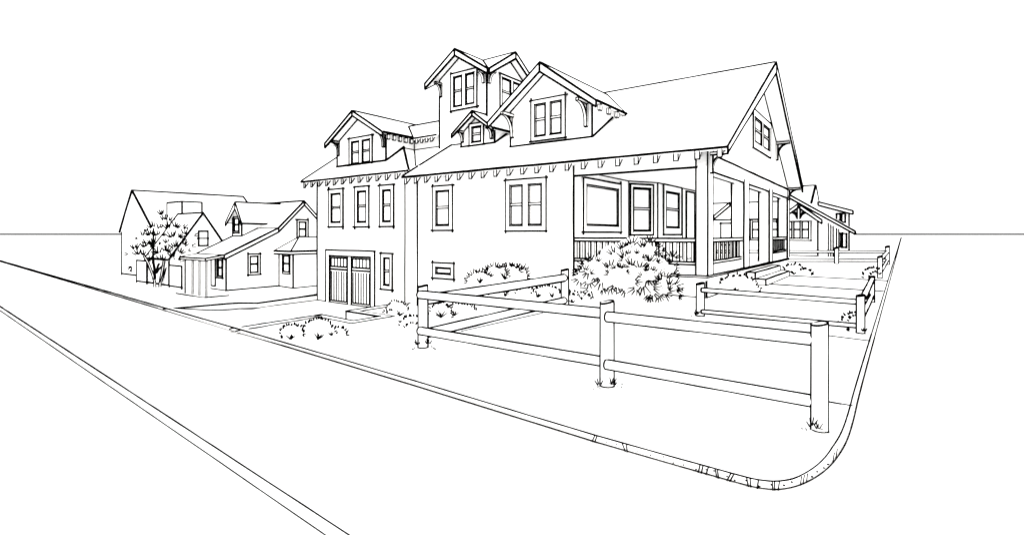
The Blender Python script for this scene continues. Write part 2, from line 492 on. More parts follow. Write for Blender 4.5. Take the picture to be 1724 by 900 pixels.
# retaining wall round the driveway notch
rw = thing('retaining_wall', 'low zigzag retaining wall between driveway and front yard', 'retaining wall', L(11.35, -3.33, -1.1))
mb = MB()
run = [uv(kr_), C1, C2, C3, C4, E5]
out = [(uv(kr_)[0] - .25, uv(kr_)[1] - .02), (C1[0] - .3, C1[1] - .3), (C2[0] - .3, C2[1] - .3), (C3[0] - .3, C3[1] + .3), (C4[0] - .35, C4[1] + .3), (E5[0] - .3, E5[1])]
tz = lambda p: terr(*H(*p)) + (.05 if p[1] > -8 else .012)
for i in range(5):
    a, b, c, d = run[i], run[i + 1], out[i + 1], out[i]
    za, zb = tz(a), tz(b)
    top = [L(a[0], a[1], za), L(b[0], b[1], zb), L(c[0], c[1], zb), L(d[0], d[1], za)]
    mb.poly(top)
    lo = [L(a[0], a[1], min(zdrive(*H(*a)), za) - .1), L(b[0], b[1], min(zdrive(*H(*b)), zb) - .1)]
    mb.poly([top[0], top[1], lo[1], lo[0]])
    mb.poly([top[3], top[2], lo[1] + (top[2] - top[1]), lo[0] + (top[3] - top[0])])
    mb.ink([top[0], top[1]], 2.0, 0 if i == 0 else 1); mb.ink([top[3], top[2]], 1.3, 0 if i == 0 else 1)
mb.ink([L(C4[0], C4[1], tz(C4)), L(C4[0], C4[1], WZ)], 2.0)
mb.build('wall', M_STONE, rw)

# =================================================================== MAIN HOUSE
house = thing('house', 'large white corner house with porch, dormers, tower and garage wing', 'house', L(5, 3, 0))
EV, EZ, RV, RZ, BV = -.38, 3.70, 5.88, 7.37, 12.15
SL = (RZ - EZ) / (RV - EV)
def mroof(v): return EZ + (v - EV) * SL
UE, UW = -.52, 10.76
# walls of the ground floor
mb = MB()
foot = [(10.39, 0), (3.8, 0), (3.8, 3.87), (3.2, 5.08), (3.2, 9.9), (10.39, 9.9)]
mb.prism(foot, -2.6, 3.75)
mb.ink([L(10.39, 0, -1.05), L(10.39, 0, 3.55)], WD); mb.ink([L(3.8, 0, .35), L(3.8, 0, 3.6)], WD)
mb.ink([L(3.8, 3.87, .5), L(3.8, 3.87, 3.5)], 1.8); mb.ink([L(3.2, 5.08, .5), L(3.2, 5.08, 3.5)], 1.8); mb.ink([L(3.2, 7.8, .5), L(3.2, 7.8, 3.5)], 1.8)
mb.ink([L(3.8, 1.3, 3.49), L(3.8, 3.87, 3.49), L(3.2, 5.08, 3.49), L(3.2, 9.8, 3.49)], 1.6, 2)
mb.build('wall', M_WALL, house)
# gable wall over the porch
mb = MB()
zt = lambda v: (mroof(v) if v < RV else RZ - (v - RV) * SL) - .09
mb.plate(LG, [(0, 3.55), (12.3, 3.55), (12.3, zt(11.9) - .05), (RV, zt(RV)), (0.0, zt(0))], 0, .2, ink=False)
mb.ink([L(0, .9, 3.63), L(0, 12.25, 3.58)], WD)
mb.ink([L(-.004, .0, zt(0)), L(-.004, RV, zt(RV)), L(-.004, 12.0, zt(12.0))], 1.9)
mb.build('gable_wall', M_WALL, house)
# main roof
mb = MB()
mb.slab([L(UE, EV, EZ), L(UW, EV, EZ + .03), L(UW, RV, RZ), L(UE, RV, RZ)], .09, WD, top=(1, 2), bot=())
mb.ink([L(UE, EV, EZ - .03), L(UW, EV, EZ)], 2.6, 2)
mb.slab([L(UE, BV + .1, mroof(EV) - .05), L(UW, BV, EZ), L(UW, RV, RZ), L(UE, RV, RZ)], .09, WD, top=(1,))
roof = mb.build('roof', M_ROOF, house)
for a, z, hh in ((EV, EZ, .17), (12.25, EZ - .06, .2)):
    b = MB(); b.plate(LG, [(a, z), (RV, RZ), (RV, RZ - .36), (a, z - hh)], UE - .05, UE - .002, WD if a < 5 else 2.0); b.build('bargeboard', M_WOOD, roof)
for i in range(22): tail(roof, LF, 10.62 - i * (10.62 + .38) / 21, EV + .01, EZ - .08, SL)
# porch: beams, ceiling, columns, floor, base, railings
mb = MB()
mb.box(LF, .002, 3.795, 0, .25, 3.3, 3.8, ink=False)
mb.box(LG, .252, 12.3, .003, .25, 3.22, 3.55, ink=False)
mb.ink([L(3.78, -.003, 3.31), L(.28, -.003, 3.29)], WD, 2)
mb.build('porch_beam', M_WOOD, house)
mb = MB(); mb.poly([L(.2, .2, 3.5), L(10.3, .2, 3.5), L(10.3, 12.2, 3.5), L(.2, 12.2, 3.5)]); mb.build('porch_ceiling', M_WOOD, house)
mb = MB()
mb.box(LF, .02, 3.797, -.02, 12.38, .44, .56, ink=False)
mb.ink([L(3.75, -.02, .56), L(.0, -.02, .56), L(.0, 12.4, .52)], 1.8); mb.ink([L(3.75, -.02, .51), L(.0, -.02, .51), L(.0, 12.4, .47)], 1.4)
mb.poly([L(.0, -.02, .56), L(.0, 12.4, .52), L(.03, 12.4, .52), L(.03, -.02, .56)])
mb.build('porch_floor', M_WOOD, house)
mb = MB(); mb.box(LF, .04, 3.78, .02, 12.3, -1.2, .45, ink=False)
mb.ink([L(.03, .01, .45), L(.03, .01, -.0)], WD); mb.ink([L(2.0, .01, .02), L(.03, .01, 0)], 1.9); mb.ink([L(.03, .01, 0), L(.03, 1.0, 0)], 1.9)
mb.build('porch_base', M_STONE, house)
cols = [(0, .45)]
for x0, x1 in ((1252.3, 1260.4), (1295, 1300), (1325.5, 1328.4)):
    cols.append((PG(x0, 400, 0)[0], PG(x1, 400, 0)[0]))
for i, (v0, v1) in enumerate(cols):
    mb = MB()
    mb.box(LG, v0, v1, -.002, .285 if i == 0 else .36, .57, 3.82 if i == 0 else 3.3, 1.9, ink=((0, 4), (1, 5), (2, 6), (3, 7)))
    mb.build('porch_column', M_WOOD, house)
mb = MB()                                              # heads of the porch openings
for (a, b) in ((cols[0][1], cols[1][0]), (cols[1][1], cols[2][0]), (cols[2][1], cols[3][0])):
    mb.box(LG, a + .002, b - .002, .0, .3, 3.2, 3.3, 1.9, ink=((0, 1), (2, 3)))
mb.build('porch_beam', M_WOOD, house)
def railing(M, a0, a1, b, zt, zb, n, skirt=.34):
    mb = MB()
    mb.box(M, a0, a1, b, b + .1, zt - .09, zt, 1.8, ink=((0, 1), (4, 5)))
    mb.box(M, a0, a1, b + .02, b + .09, zb, zb + .07, 1.8, ink=((0, 1), (4, 5)))
    mb.plate(M, [(a0, skirt), (a1, skirt), (a1, zb - .002), (a0, zb - .002)], b + .03, b + .08, ink=False)
    o = mb.build('railing', M_WOOD, house)
    for i in range(n):
        a = a0 + (a1 - a0) * (i + .6) / (n + .1)
        q = MB(); q.box(M, a - .03, a + .03, b + .03, b + .08, zb + .07, zt - .09, 1.05, ink=((0, 4), (1, 5), (3, 7), (2, 6)))
        q.build('baluster', M_WOOD, o)
railing(LF, .29, 3.79, .06, 1.49, .82, 19, .57)
railing(LG, cols[0][1], cols[1][0], .06, 1.49, .83, 8, .57)
railing(LG, cols[2][1], cols[3][0], .06, 1.47, .85, 8, .57)
# steps
mb = MB()
sa, sb = PG(1262, 460, 0)[0] + .25, PG(1262, 460, 0)[0] + 2.9
prof = [(0, -.05), (-2.35, -.05), (-2.35, .15), (-1.6, .15), (-1.6, .35), (-.9, .35), (-.9, .42), (0, .42)]
A0 = ground(1261.5, 478); A1 = ground(1289.5, 481); B1 = ground(1329, 465)
ua, va = uv(A0); ub, vb = uv(A1); uc, vc = uv(B1)
LNG = ub - ua
for k, (o0, h0, h1) in enumerate(((0, .0, .20), (.5, .20, .40))):
    mb.box(lambda a, b, z: L(b, a, z), vb - .0, vc, ub * (1 - o0) + .02 if k else ub, -.01, h0, h1, 1.8)
mb.build('porch_steps', M_STONE, house)
# wall windows
window(house, LF, 0, rectF(0, 729.7, 314, 763.3, 387.5), 1, .17)
window(house, LF, 0, rectF(0, 852.5, 304, 921, 388.5), 2, .17, mull=.22)
window(house, LF, 0, rectF(0, 729.7, 441.5, 765.8, 470), 1, .16, mid=False)
for q in ((554.7, 319.5, 579, 381.5), (598.6, 315, 622.5, 381.5), (640.6, 312.5, 664.3, 381)):
    window(house, LF, WV, rectF(WV, *q), 1, .19)
window(house, LF, WV, rectF(WV, 643, 426, 662, 488), 1, .17)
window(house, LG, 0, rectG(0, 1265.5, 182, 1295, 266.7), 2, .24, mull=.26, over=2)
window(house, LG, 3.8, rectG(3.8, 980, 298.4, 1043, 390.7), 1, .2, mid=False, name='picture_window')
P0, P1 = (3.8, 3.87), (3.2, 5.08)
dx, dy = H(*P1)[0] - H(*P0)[0], H(*P1)[1] - H(*P0)[1]
pl = math.hypot(dx, dy); pd = (dx / pl, dy / pl); pn = (pd[1], -pd[0])
def LP(a, b, z):
    p = H(*P0); return Vector((p[0] + a * pd[0] - b * pn[0], p[1] + a * pd[1] - b * pn[1], z))
def rectP(x0, y0, x1, y1):
    a, b = hit(x0, y0, H(*P0), pd), hit(x1, y1, H(*P0), pd)
    return min(a[0], b[0]), max(a[0], b[0]), min(a[1], b[1]), max(a[1], b[1])
window(house, LP, 0, rectP(1060, 309.5, 1098.4, 395), 1, .13, over=1.5)
window(house, LG, 3.2, rectG(3.2, 1115.2, 309.5, 1145, 394.5), 1, .26, over=2)
mb = MB(); q = rectG(3.2, 1154, 322, 1167, 395); mb.plate(LG, [(q[0], .56), (q[1], .56), (q[1], q[3]), (q[0], q[3])], 3.16, 3.2, 1.8, over=1.5); mb.build('door', M_WOOD, house)
# brackets of the gable
bracket(house, LG, 0, .22, 3.66, .42, .52)
zt_gable = zt; bv, bz = PG(1308, 233, 0); bracket(house, LG, 0, bv - .25, zt_gable(bv - .25) - .04, .5, .7)
bracket(house, LG, 0, 12.15, 3.62, .5, .5)

# ---- garage wing
mb = MB()
mb.prism([(17.34, WV), (10.4, WV), (10.4, 8), (17.34, 8)], -2.6, 4.2)
mb.ink([L(17.34, WV, WZ), L(17.34, WV, 4.0)], 2.2); mb.ink([L(11.46, WV - .003, -1.1), L(11.46, WV - .003, 3.9)], 1.8)
mb.ink([L(17.34, WV - .004, WZ), L(12.6, WV - .004, WZ)], 1.9)
mb.build('wing_wall', M_WALL, house)
WE, WEZ, WS = -.05, 4.02, .7
wr = lambda v: WEZ + (v - WE) * WS
mb = MB()
mb.slab([L(17.98, WE, WEZ), L(10.8, WE, WEZ), L(13.17, 1.79, wr(1.79)), L(17.98, 1.79, wr(1.79))], .1, WD)
mb.slab([L(10.8, WE, WEZ), L(10.9, .4, 4.1), L(13.17, 2.4, 5.3), L(13.17, 1.79, wr(1.79))], .08, WD)
mb.slab([L(13.17, 2.4, 5.3), L(10.9, .4, 4.1), L(10.9, 2.4, 5.3)], .08, WD)
mb.slab([L(17.98, 1.79, wr(1.79)), L(16.5, 1.79, wr(1.79)), L(16.5, 5.2, 5.3), L(17.98, 5.2, 5.3)], .1)
mb.ink([L(17.98, WE, WEZ - .03), L(10.85, WE, WEZ - .03)], 2.3, 2)
mb.ink([L(17.98, WE, WEZ), L(17.98, 1.79, wr(1.79))], WD); mb.ink([L(10.8, WE, WEZ), L(13.17, 1.79, wr(1.79))], WD)
mb.ink([L(13.17, 1.79, wr(1.79)), L(13.17, 2.4, 5.3), L(11.3, 2.4, 5.3)], 1.8); mb.ink([L(13.17, 2.4, 5.3), L(10.9, .4, 4.1)], 1.8)
wroof = mb.build('wing_roof', M_ROOF, house)
for i in range(13): tail(wroof, LF, 17.75 - i * (17.75 - 10.95) / 12, WE + .01, WEZ - .1, WS, h=.2, ln=.27)
# garage door
gx0, gx1, gz0, gz1 = rectF(WV, 551, 420.5, 633, 505); gz0, gz1 = WZ, .90
mb = MB(); opn = (gx0 + .26, gx1 - .26, gz0 - .02, gz1 - .24)
casing(mb, LF, WV, gx0, gx1, gz0 - .03, gz1, [opn], .07, 1.9, 2)
gd = mb.build('garage_door', M_WOOD, house)
gm = (opn[0] + opn[1]) / 2
for (a, b) in ((opn[0] + .02, gm - .13), (gm + .13, opn[1] - .02)):
    q = MB()
    q.box(LF, a, b, WV - .03, WV - .004, gz0, opn[3] - .02, 1.8, ink=((0, 1), (4, 5), (0, 4), (1, 5)))
    zs = opn[3] - .48
    for z in (zs, zs - .12): q.ink([LF(a, WV - .032, z), LF(b, WV - .032, z)], 1.9)
    q.ink([LF(a + .08, WV - .032, opn[3] - .1), LF(b - .08, WV - .032, opn[3] - .1)], 1.6)
    for i in range(6):
        t = a + .08 + (b - a - .16) * i / 5
        q.ink([LF(t, WV - .032, opn[3] - .1), LF(t, WV - .032, zs)], 1.6)
    for i in range(7):
        t = a + .1 + (b - a - .2) * i / 6
        q.ink([LF(t, WV - .032, zs - .2), LF(t, WV - .032, gz0 + .1)], 1.5)
    q.ink([LF(a + .1, WV - .032, gz0 + .1), LF(b - .1, WV - .032, gz0 + .1)], 1.5)
    q.build('door_leaf', M_WOOD, gd)
q = MB(); q.box(LF, gm - .127, gm + .127, WV - .05, WV - .004, gz0, opn[3], 1.8, ink=((0, 4), (1, 5))); q.build('door_post', M_WOOD, gd)

# ---- dormers (and upper storey of the wing) : a = u, front wall on v = bw
def dormer(name, aL, aR, bw, bf, zb, zM, zTL, zTR, tipL, tipR, aM, backs, win, n, cw, br, base_roof, cheek_v, deepback, mid=True, bottom=None, eaves=(True, True), h=.2, hm=None, mull=None, tails=0):
    sl = (zM - zTL) / (tipL - aM); sr = (zM - zTR) / (aM - tipR)
    zl, zr = zM - sl * (aL - aM) - .09, zM - sr * (aM - aR) - .09
    mb = MB()
    prof = [(aL, zb - .1), (aR, zb - .1), (aR, zr), (aM, zM - .09), (aL, zl)]
    f = [L(a, bw, z) for a, z in prof]; g = [L(a, deepback, z) for a, z in prof]
    mb.poly(f)
    mb.poly([f[1], g[1], g[2], f[2]]); mb.poly([f[0], f[4], g[4], g[0]])
    mb.ink([L(aL, bw - .02, zb + .03), L(aR, bw - .02, zb + .03)], WD, 2); mb.ink([L(aL, bw, zb), L(aL, bw, zl)], WD, 1); mb.ink([L(aR, bw, zb), L(aR, bw, zr)], WD, 1)
    mb.ink([L(aL, bw - .003, zl), L(aM, bw - .003, zM - .09), L(aR, bw - .003, zr)], 1.8)
    mb.ink([L(aR - .02, bw, zb + .03), L(aR - .02, cheek_v, base_roof(cheek_v) + .05)], WD)
    d = mb.build(name, M_WALL, house)
    gable_roof(d, LF, tipL, aM, tipR, bf, backs[1], zTL, zM, zTR, h=h, hm=hm, bbL=backs[0], bbM=backs[1], bbR=backs[2], eaves=eaves)
    window(d, LF, bw, win, n, cw, deep=False, mid=mid, bottom=bottom, mull=mull)
    for a, z, o, hh in br: bracket(d, LF, bw, a, z, o, hh)
    for i in range(tails):
        bb = bf + .25 + i * (backs[2] - bf - .35) / max(1, tails - 1)
        mbt = MB()
        mbt.box(LF, tipR - .01, tipR + .06, bb - .06, bb + .06, zTR - .25, zTR - .07, 1.1)
        mbt.build('rafter_tail', M_WOOD, d)
    return d
BZ = 4.62
zd = 7.16
bd = dormer('dormer', 7.0, 3.83, 1.2, .72, BZ, zd, 5.50, 5.62, 7.6, 3.42, 5.44, (2.7, 5.53, 2.86), rectF(1.2, 895.3, 170.5, 953, 231.5), 2, .15,
       ((6.9, 5.76, .62, .8), (4.02, 5.78, .6, .8)), mroof, 2.62, 5.3, h=.2, hm=.3, mull=.18, tails=4)
m = MB(); m.ink([L(3.42, 2.86, 5.6), L(5.44, 5.53, zd)], WD); m.build('valley_flashing', M_ROOF, bd)
sd = dormer('dormer', 9.87, 8.21, 1.82, 1.5, 4.99, 6.25, 5.48, 5.5, 10.05, 8.0, 9.0, (2.65, 3.9, 2.65), rectF(1.82, 791.3, 209.5, 815.3, 243.5), 1, .13,
       ((9.78, 5.62, .3, .42), (8.33, 5.6, .3, .42)), mroof, 2.6, 3.8, h=.12, hm=.18)
# upper storey of the wing
wd_ = dormer('upper_storey', 16.52, 13.17, .83, .4, 4.64, 6.87, 5.68, 5.74, 16.76, 12.8, 14.78, (4.5, 4.5, 2.0), (14.0, 15.58, 4.66, 5.83), 2, .16,
       ((16.4, 5.78, .36, .62), (13.3, 5.85, .36, .62)), wr, 1.79, 4.5, bottom=.03, h=.18, mull=.22, tails=5)
m = MB()
m.poly([L(13.17, 2.4, 4.2), L(11.44, 2.4, 4.2), L(11.44, 2.4, 5.85), L(13.17, 2.4, 5.85)])
m.ink([L(13.17, 2.398, 5.3), L(13.17, 2.398, 5.85)], 1.9)
m.slab([L(12.8, 2.0, 5.72), L(11.44, 2.0, 5.72), L(11.44, 3.0, 6.56), L(14.2, 3.0, 6.56)], .08, 1.7, top=(0, 2, 3))
m.slab([L(11.44, 4.0, 5.72), L(14.2, 4.0, 5.72), L(14.2, 3.0, 6.56), L(11.44, 3.0, 6.56)], .08, WD)
ub_ = m.build('link_roof', M_ROOF, house)
for i in range(4): tail(ub_, LF, 12.6 - i * .3, 2.01, 5.64, .84, h=.15, ln=.2, w=1.1)

# ---- tower
TL, TR, TF, TB = 11.43, 8.9, 2.2, 4.76
TZ, TE = 8.93, 7.84
tw = MB()
um, vm = (TL + TR) / 2, (TF + TB) / 2
hs = (TL - TR) / 2
tsl = (TZ - TE) / (hs + .4)
zc = TE + tsl * .4 - .09
tw.prism([(TL, TF), (TR, TF), (TR, TB), (TL, TB)], 3.0, zc)
for M, a0, a1, b, am in ((LF, TR, TL, TF, um), (LG, TF, TB, TR, vm)):
    tw.poly([M(a0, b, zc), M(a1, b, zc), M(am, b, TZ - .09)])
    tw.ink([M(a0, b - .003, zc), M(am, b - .003, TZ - .09), M(a1, b - .003, zc)], 1.8)
tw.poly([L(TR, TB, zc), L(TL, TB, zc), L(um, TB, TZ - .09)]); tw.poly([L(TL, TF, zc), L(TL, TB, zc), L(TL, vm, TZ - .09)])
tw.ink([L(10.74, TF - .02, mroof(TF) + .02), L(9.8, TF - .02, mroof(TF) + .02)], 1.8)
tw.ink([L(TL, TF, 3.6), L(TL, TF, zc)], WD); tw.ink([L(TR, TF, 5.4), L(TR, TF, zc)], WD)
tower = tw.build('tower', M_WALL, house)
LB = lambda a, b, z: L(a, TF + TB - b, z)                # the rear and far faces, mirrored
LW = lambda a, b, z: L(TL + TR - b, a, z)
for M, a0, am, a1, b, bc in ((LF, TL + .4, um, TR - .4, TF - .4, vm), (LG, TF - .4, vm, TB + .4, TR - .4, um), (LB, TL + .4, um, TR - .4, TF - .4, vm), (LW, TF - .4, vm, TB + .4, TR - .4, um)):
    gable_roof(tower, M, a0, am, a1, b, bc, TE, TZ, TE, h=.2, hm=.26, eaves=(False, False), ridge=False, bbL=b + .001, bbR=b + .001, bbM=bc)
m = MB(); m.ink([L(um, TF - .4, TZ), L(um, vm, TZ), L(TR - .4, vm, TZ)], WD); m.ink([L(TR - .4, TF - .4, TE), L(um, vm, TZ)], WD); m.build('ridge_cap', M_ROOF, tower)
window(tower, LF, TF, rectF(TF, 760.4, 125.5, 804.3, 179.5), 2, .15, deep=False, mull=.2)
r0 = PG(840.4, 122.5, TR); r1 = PG(879.4, 137.5, TR)
window(tower, LG, TR, (r0[0], r1[0], PG(840.4, 181, TR)[1], r0[1] - .03), 2, .13, deep=False, mull=.17)
bracket(tower, LF, TF, TL - .1, TE + .02, .36, .55); bracket(tower, LF, TF, TR + .14, TE + .06, .32, .42, w=.9); bracket(tower, LG, TR, TF + .14, TE + .06, .32, .42, w=.9)
bracket(tower, LG, TR, TB - .1, TE + .02, .34, .5)

# =================================================================== FENCES
def cyl(mb, a, b, ra, rb, n=14, cap_ink=(True, True), side=True, w=2.0, ring=1.6):
    a, b = Vector(a), Vector(b)
    mb.tube(a, b, ra, rb, n, 0)
    d = (b - a).normalized()
    x = d.cross(Vector((0, 0, 1)))
    if x.length < .05: x = d.cross(Vector((0, 1, 0)))
    x.normalize(); y = d.cross(x)
    for p, r, f in ((a, ra, cap_ink[0]), (b, rb, cap_ink[1])):
        if f: mb.ink([p + x * (r * math.cos(t)) + y * (r * math.sin(t)) for t in [2 * math.pi * i / 20 for i in range(21)]], ring, wob=0)
    if side:                                             # ink outlines added along both flanks where the camera sees the silhouette
        view = ((a + b) / 2 - Vector((0, 0, EYE)))
        s = d.cross(view).normalized()
        for k in (-1, 1): mb.ink([a + s * ra * k, b + s * rb * k], w, wob=.35)
def fence(label, posts, rails, r, loc):
    t = thing('rail_fence', label, 'fence', loc, 'round rail fences of the corner lot')
    lw = 2.9 if loc[1] < 6 else (2.4 if loc[1] < 12 else 1.75)
    for (x, y, zt_, rr) in posts:
        mb = MB()
        zb = terr(x, y)
        cyl(mb, (x, y, zb - .05), (x, y, zt_), rr, rr * .97, cap_ink=(False, False), w=min(2.7, lw))
        top = [Vector((x + rr * math.cos(q), y + rr * math.sin(q), zt_ + .22 * rr * math.cos(q) * 1.0)) for q in [2 * math.pi * i / 20 for i in range(20)]]
        mb.poly(top); mb.ink(top, 2.2, wob=0, close=True)
        mb.ink([Vector((x + rr * math.cos(q), y + rr * math.sin(q), zb + .01)) for q in [math.pi + math.pi * i / 10 for i in range(11)]], 1.5, wob=0)
        mb.build('post', M_WOOD, t)
    for (a, b, rr) in rails:
        mb = MB(); a, b = Vector(a), Vector(b)
        cyl(mb, a, b, rr, rr, 12, cap_ink=(True, False), w=lw, ring=min(2.0, lw))
        mb.build('rail', M_WOOD, t)
    return t
p1, p2, p3, pb = ground(712, 585), ground(1022, 650), ground(1380, 725), ground(951, 520)
def toward(a, b, s):                                     # start just in front of post a, on its near face
    d = Vector((b[0] - a[0], b[1] - a[1])).normalized(); n = Vector((d.y, -d.x))
    if n.y > 0: n = -n
    return n, d
def rail_pts(a, b, za, zb, ra, rb, rr, start=.0, back=True):
    n, d = toward(a, b, 0)
    A = Vector((a[0], a[1], za)) + Vector((n.x, n.y, 0)) * (ra * .8 + rr * .3) + Vector((d.x, d.y, 0)) * (start)
    B = Vector((b[0], b[1], zb)) - Vector((n.x, n.y, 0)) * (rb * (.5 if back else -.8))
    return (A, B, rr)
P1, P2, P3, PB = (p1[0], p1[1], .87, .062), (p2[0], p2[1], .885, .068), (p3[0], p3[1], .872, .058), (pb[0], pb[1], .84, .07)
fence('nearest round rail fence at the corner, four posts along street and yard', [P1, P2, P3, PB],
      [rail_pts(p1, p2, .755, .76, .062, .068, .047, .0), rail_pts(p1, p2, .25, .245, .062, .068, .045, .0),
       rail_pts(p2, p3, .745, .735, .068, .058, .046, .03), rail_pts(p2, p3, .25, .225, .068, .058, .044, .02),
       (Vector((pb[0] - .02, pb[1] - .1, .68)), Vector((p1[0], p1[1] + .04, .67)), .062), (Vector((pb[0] - .02, pb[1] - .1, .20)), Vector((p1[0], p1[1] + .04, .19)), .055)], .06, (p2[0], p2[1], 0))
q1, q2, q3 = ground(1179, 532), ground(1449, 561), ground(1468, 509)
def zat(p, py): return EYE + (HY - py) / F * p[1]
fence('middle round rail fence turning beside the front walk', [(q1[0], q1[1], zat(q1, 477), .066), (q2[0], q2[1], zat(q2, 497), .05), (q3[0], q3[1], zat(q3, 466), .045)],
      [rail_pts(q1, q2, zat(q1, 487), zat(q2, 508.5), .066, .05, .032, .05), rail_pts(q1, q2, zat(q1, 523), zat(q2, 549), .066, .05, .028, .05),
       (Vector((q2[0] + .03, q2[1] - .02, zat(q2, 500))), Vector((q3[0], q3[1], zat(q3, 470))), .035), (Vector((q2[0] + .03, q2[1], zat(q2, 530))), Vector((q3[0], q3[1], zat(q3, 497))), .03)], .06, (q2[0], q2[1], 0))
s0, s1, s2 = ground(1408.5, 444), ground(1481.5, 468.5), ground(1494, 445.5)
sv = uv(s2)[1]
sl_ = L(uv(s2)[0] + 12.5, sv, 0)
fence('farthest round rail fence in front of the small cottage', [(s0[0], s0[1], zat(s0, 417), .075), (s1[0], s1[1], zat(s1, 432), .058), (s2[0], s2[1], zat(s2, 415), .075)],
      [(Vector((s2[0], s2[1], zat(s2, 424))), Vector((sl_.x, sl_.y, zat(sl_, 423))), .05), (Vector((s2[0], s2[1], zat(s2, 438))), Vector((sl_.x, sl_.y, zat(sl_, 438.5))), .05),
       (Vector((s1[0] + .02, s1[1], zat(s1, 436))), Vector((s2[0], s2[1], zat(s2, 424))), .05), (Vector((s1[0] + .02, s1[1], zat(s1, 458))), Vector((s2[0], s2[1], zat(s2, 438))), .04)], .06, (s1[0], s1[1], 0))

# =================================================================== SHRUBS, TREE, GRASS
def at(px, py, y): return Vector(((px - CX) / F * y, y, EYE + (HY - py) / F * y))
def fan(mb, px, py, y, ang, spread, n, ln, w=2.0, gap=.22):
    """a tuft: n leaf blades fanning from one point; sizes in hundredths of the viewing distance"""
    for i in range(n):
        t = math.radians(ang + spread * 1.45 * ((i + .5) / n - .5) + random.uniform(-5, 5))
        l0 = ln * random.uniform(.22, .22 + gap); l1 = ln * random.uniform(.8, 1.1)
        dy = random.uniform(-.02, .02)
        a = at(px + l0 * math.cos(t), py - l0 * math.sin(t), y + dy); b = at(px + l1 * math.cos(t), py - l1 * math.sin(t), y + dy + random.uniform(-.04, .04))
        mb.blade(a, b, w)
def dots(mb, px, py, y, n, rad, w=1.7):
    for i in range(n):
        a = at(px + random.uniform(-rad, rad), py + random.uniform(-rad * .6, rad * .6), y); mb.blade(a, a + Vector((.8 * y / F, 0, .7 * y / F)), w)
shr = 'leafy shrubs planted round the house'
# the big bush in front of the porch
bb = on_terrain(1050, 512); by = bb.y
bush = thing('shrub', 'big spiky bush in front of the porch railing', 'shrub', bb, shr)
Z = 6.925
tufts = [(240,355,110,70,6,80),(330,300,90,40,3,70),(185,420,140,40,4,90),(120,490,150,60,4,80),(215,455,225,60,4,80),(120,535,230,70,4,90),(215,560,260,80,6,80),(235,660,230,90,6,90),(300,510,270,70,4,60),(370,540,240,70,5,110),
 (470,440,110,60,5,90),(540,420,60,40,3,50),(510,280,120,60,5,90),(610,220,110,60,6,70),(660,190,100,40,4,60),(720,170,80,70,6,85),(850,205,95,60,6,80),(930,140,90,80,6,75),(1000,200,60,60,5,70),(1060,240,40,40,4,50),
 (950,265,20,50,5,90),(635,320,110,60,5,80),(720,425,120,80,7,90),(810,445,90,80,5,80),(900,440,100,50,4,60),(930,370,80,60,6,80),(1000,370,45,50,4,60),(1080,330,80,50,5,70),(1190,320,70,90,7,80),(1120,360,40,60,4,60),
 (1190,420,10,60,5,70),(1190,510,20,70,6,80),(1060,600,110,40,4,90),(1110,560,60,60,5,80),(900,540,290,60,5,70),(960,545,320,60,4,60),(740,580,0,70,6,70),(780,640,240,80,6,90),(850,600,270,60,5,100),(650,660,220,60,5,80),
 (540,600,250,70,6,90),(470,640,270,80,5,70),(380,640,280,60,4,70),(940,640,0,70,6,90),(950,690,290,60,5,90),(920,720,260,60,6,80),(1030,720,290,60,6,80),(1100,720,330,60,5,70),(1150,640,70,60,4,70),(1210,640,20,70,6,90),
 (1220,680,350,40,4,70),(1140,700,50,60,5,60),(1250,740,330,60,4,50)]
lobes = [(1000, 462, 27), (1066, 437, 36), (1106, 457, 23), (1040, 470, 26), (1096, 478, 24), (1128, 482, 13), (980, 470, 14), (1030, 432, 20), (1065, 468, 30)]
yb = by + .55
mb = MB()
for i, (x, y, r_) in enumerate(lobes):
    R = r_ * yb / F
    mb.blob(at(x, y, yb), R, R * .8, R, i)
def lobe_depth(px, py):
    best = yb - .1
    for (x, y, r_) in lobes:
        d2 = ((px - x) ** 2 + (py - y) ** 2) / r_ ** 2
        if d2 < 1: best = min(best, yb - .88 * r_ * yb / F * math.sqrt(1 - d2) - .09)
    return best
for (x, y, a, s_, n, l) in tufts:
    px, py = 960 + x / Z, 390 + y / Z
    fan(mb, px, py, lobe_depth(px, py), a, s_ * 1.05, max(3, round(n * .9)), l / Z * 1.4, 1.7)
for (x, y, r_) in ((1000, 462, 25), (1040, 470, 20), (1066, 447, 22), (1096, 474, 20), (982, 468, 14)):   # leaf fans along the crest of each clump
    for q in (35, 75, 110, 150):
        px, py = x + r_ * .8 * math.cos(math.radians(q)), y - r_ * .8 * math.sin(math.radians(q))
        fan(mb, px, py, lobe_depth(px, py) - .05, q, 60, 4, random.uniform(10, 13), 1.4)
for x, y in ((240, 405), (560, 530), (700, 290), (870, 280), (1010, 480), (960, 420), (1090, 440), (420, 440), (870, 470), (600, 570), (740, 185), (480, 600), (1080, 650)):
    dots(mb, 960 + x / Z, 390 + y / Z, lobe_depth(960 + x / Z, 390 + y / Z) - .02, 4, 5)
mb.build('foliage', M_LEAF, bush)
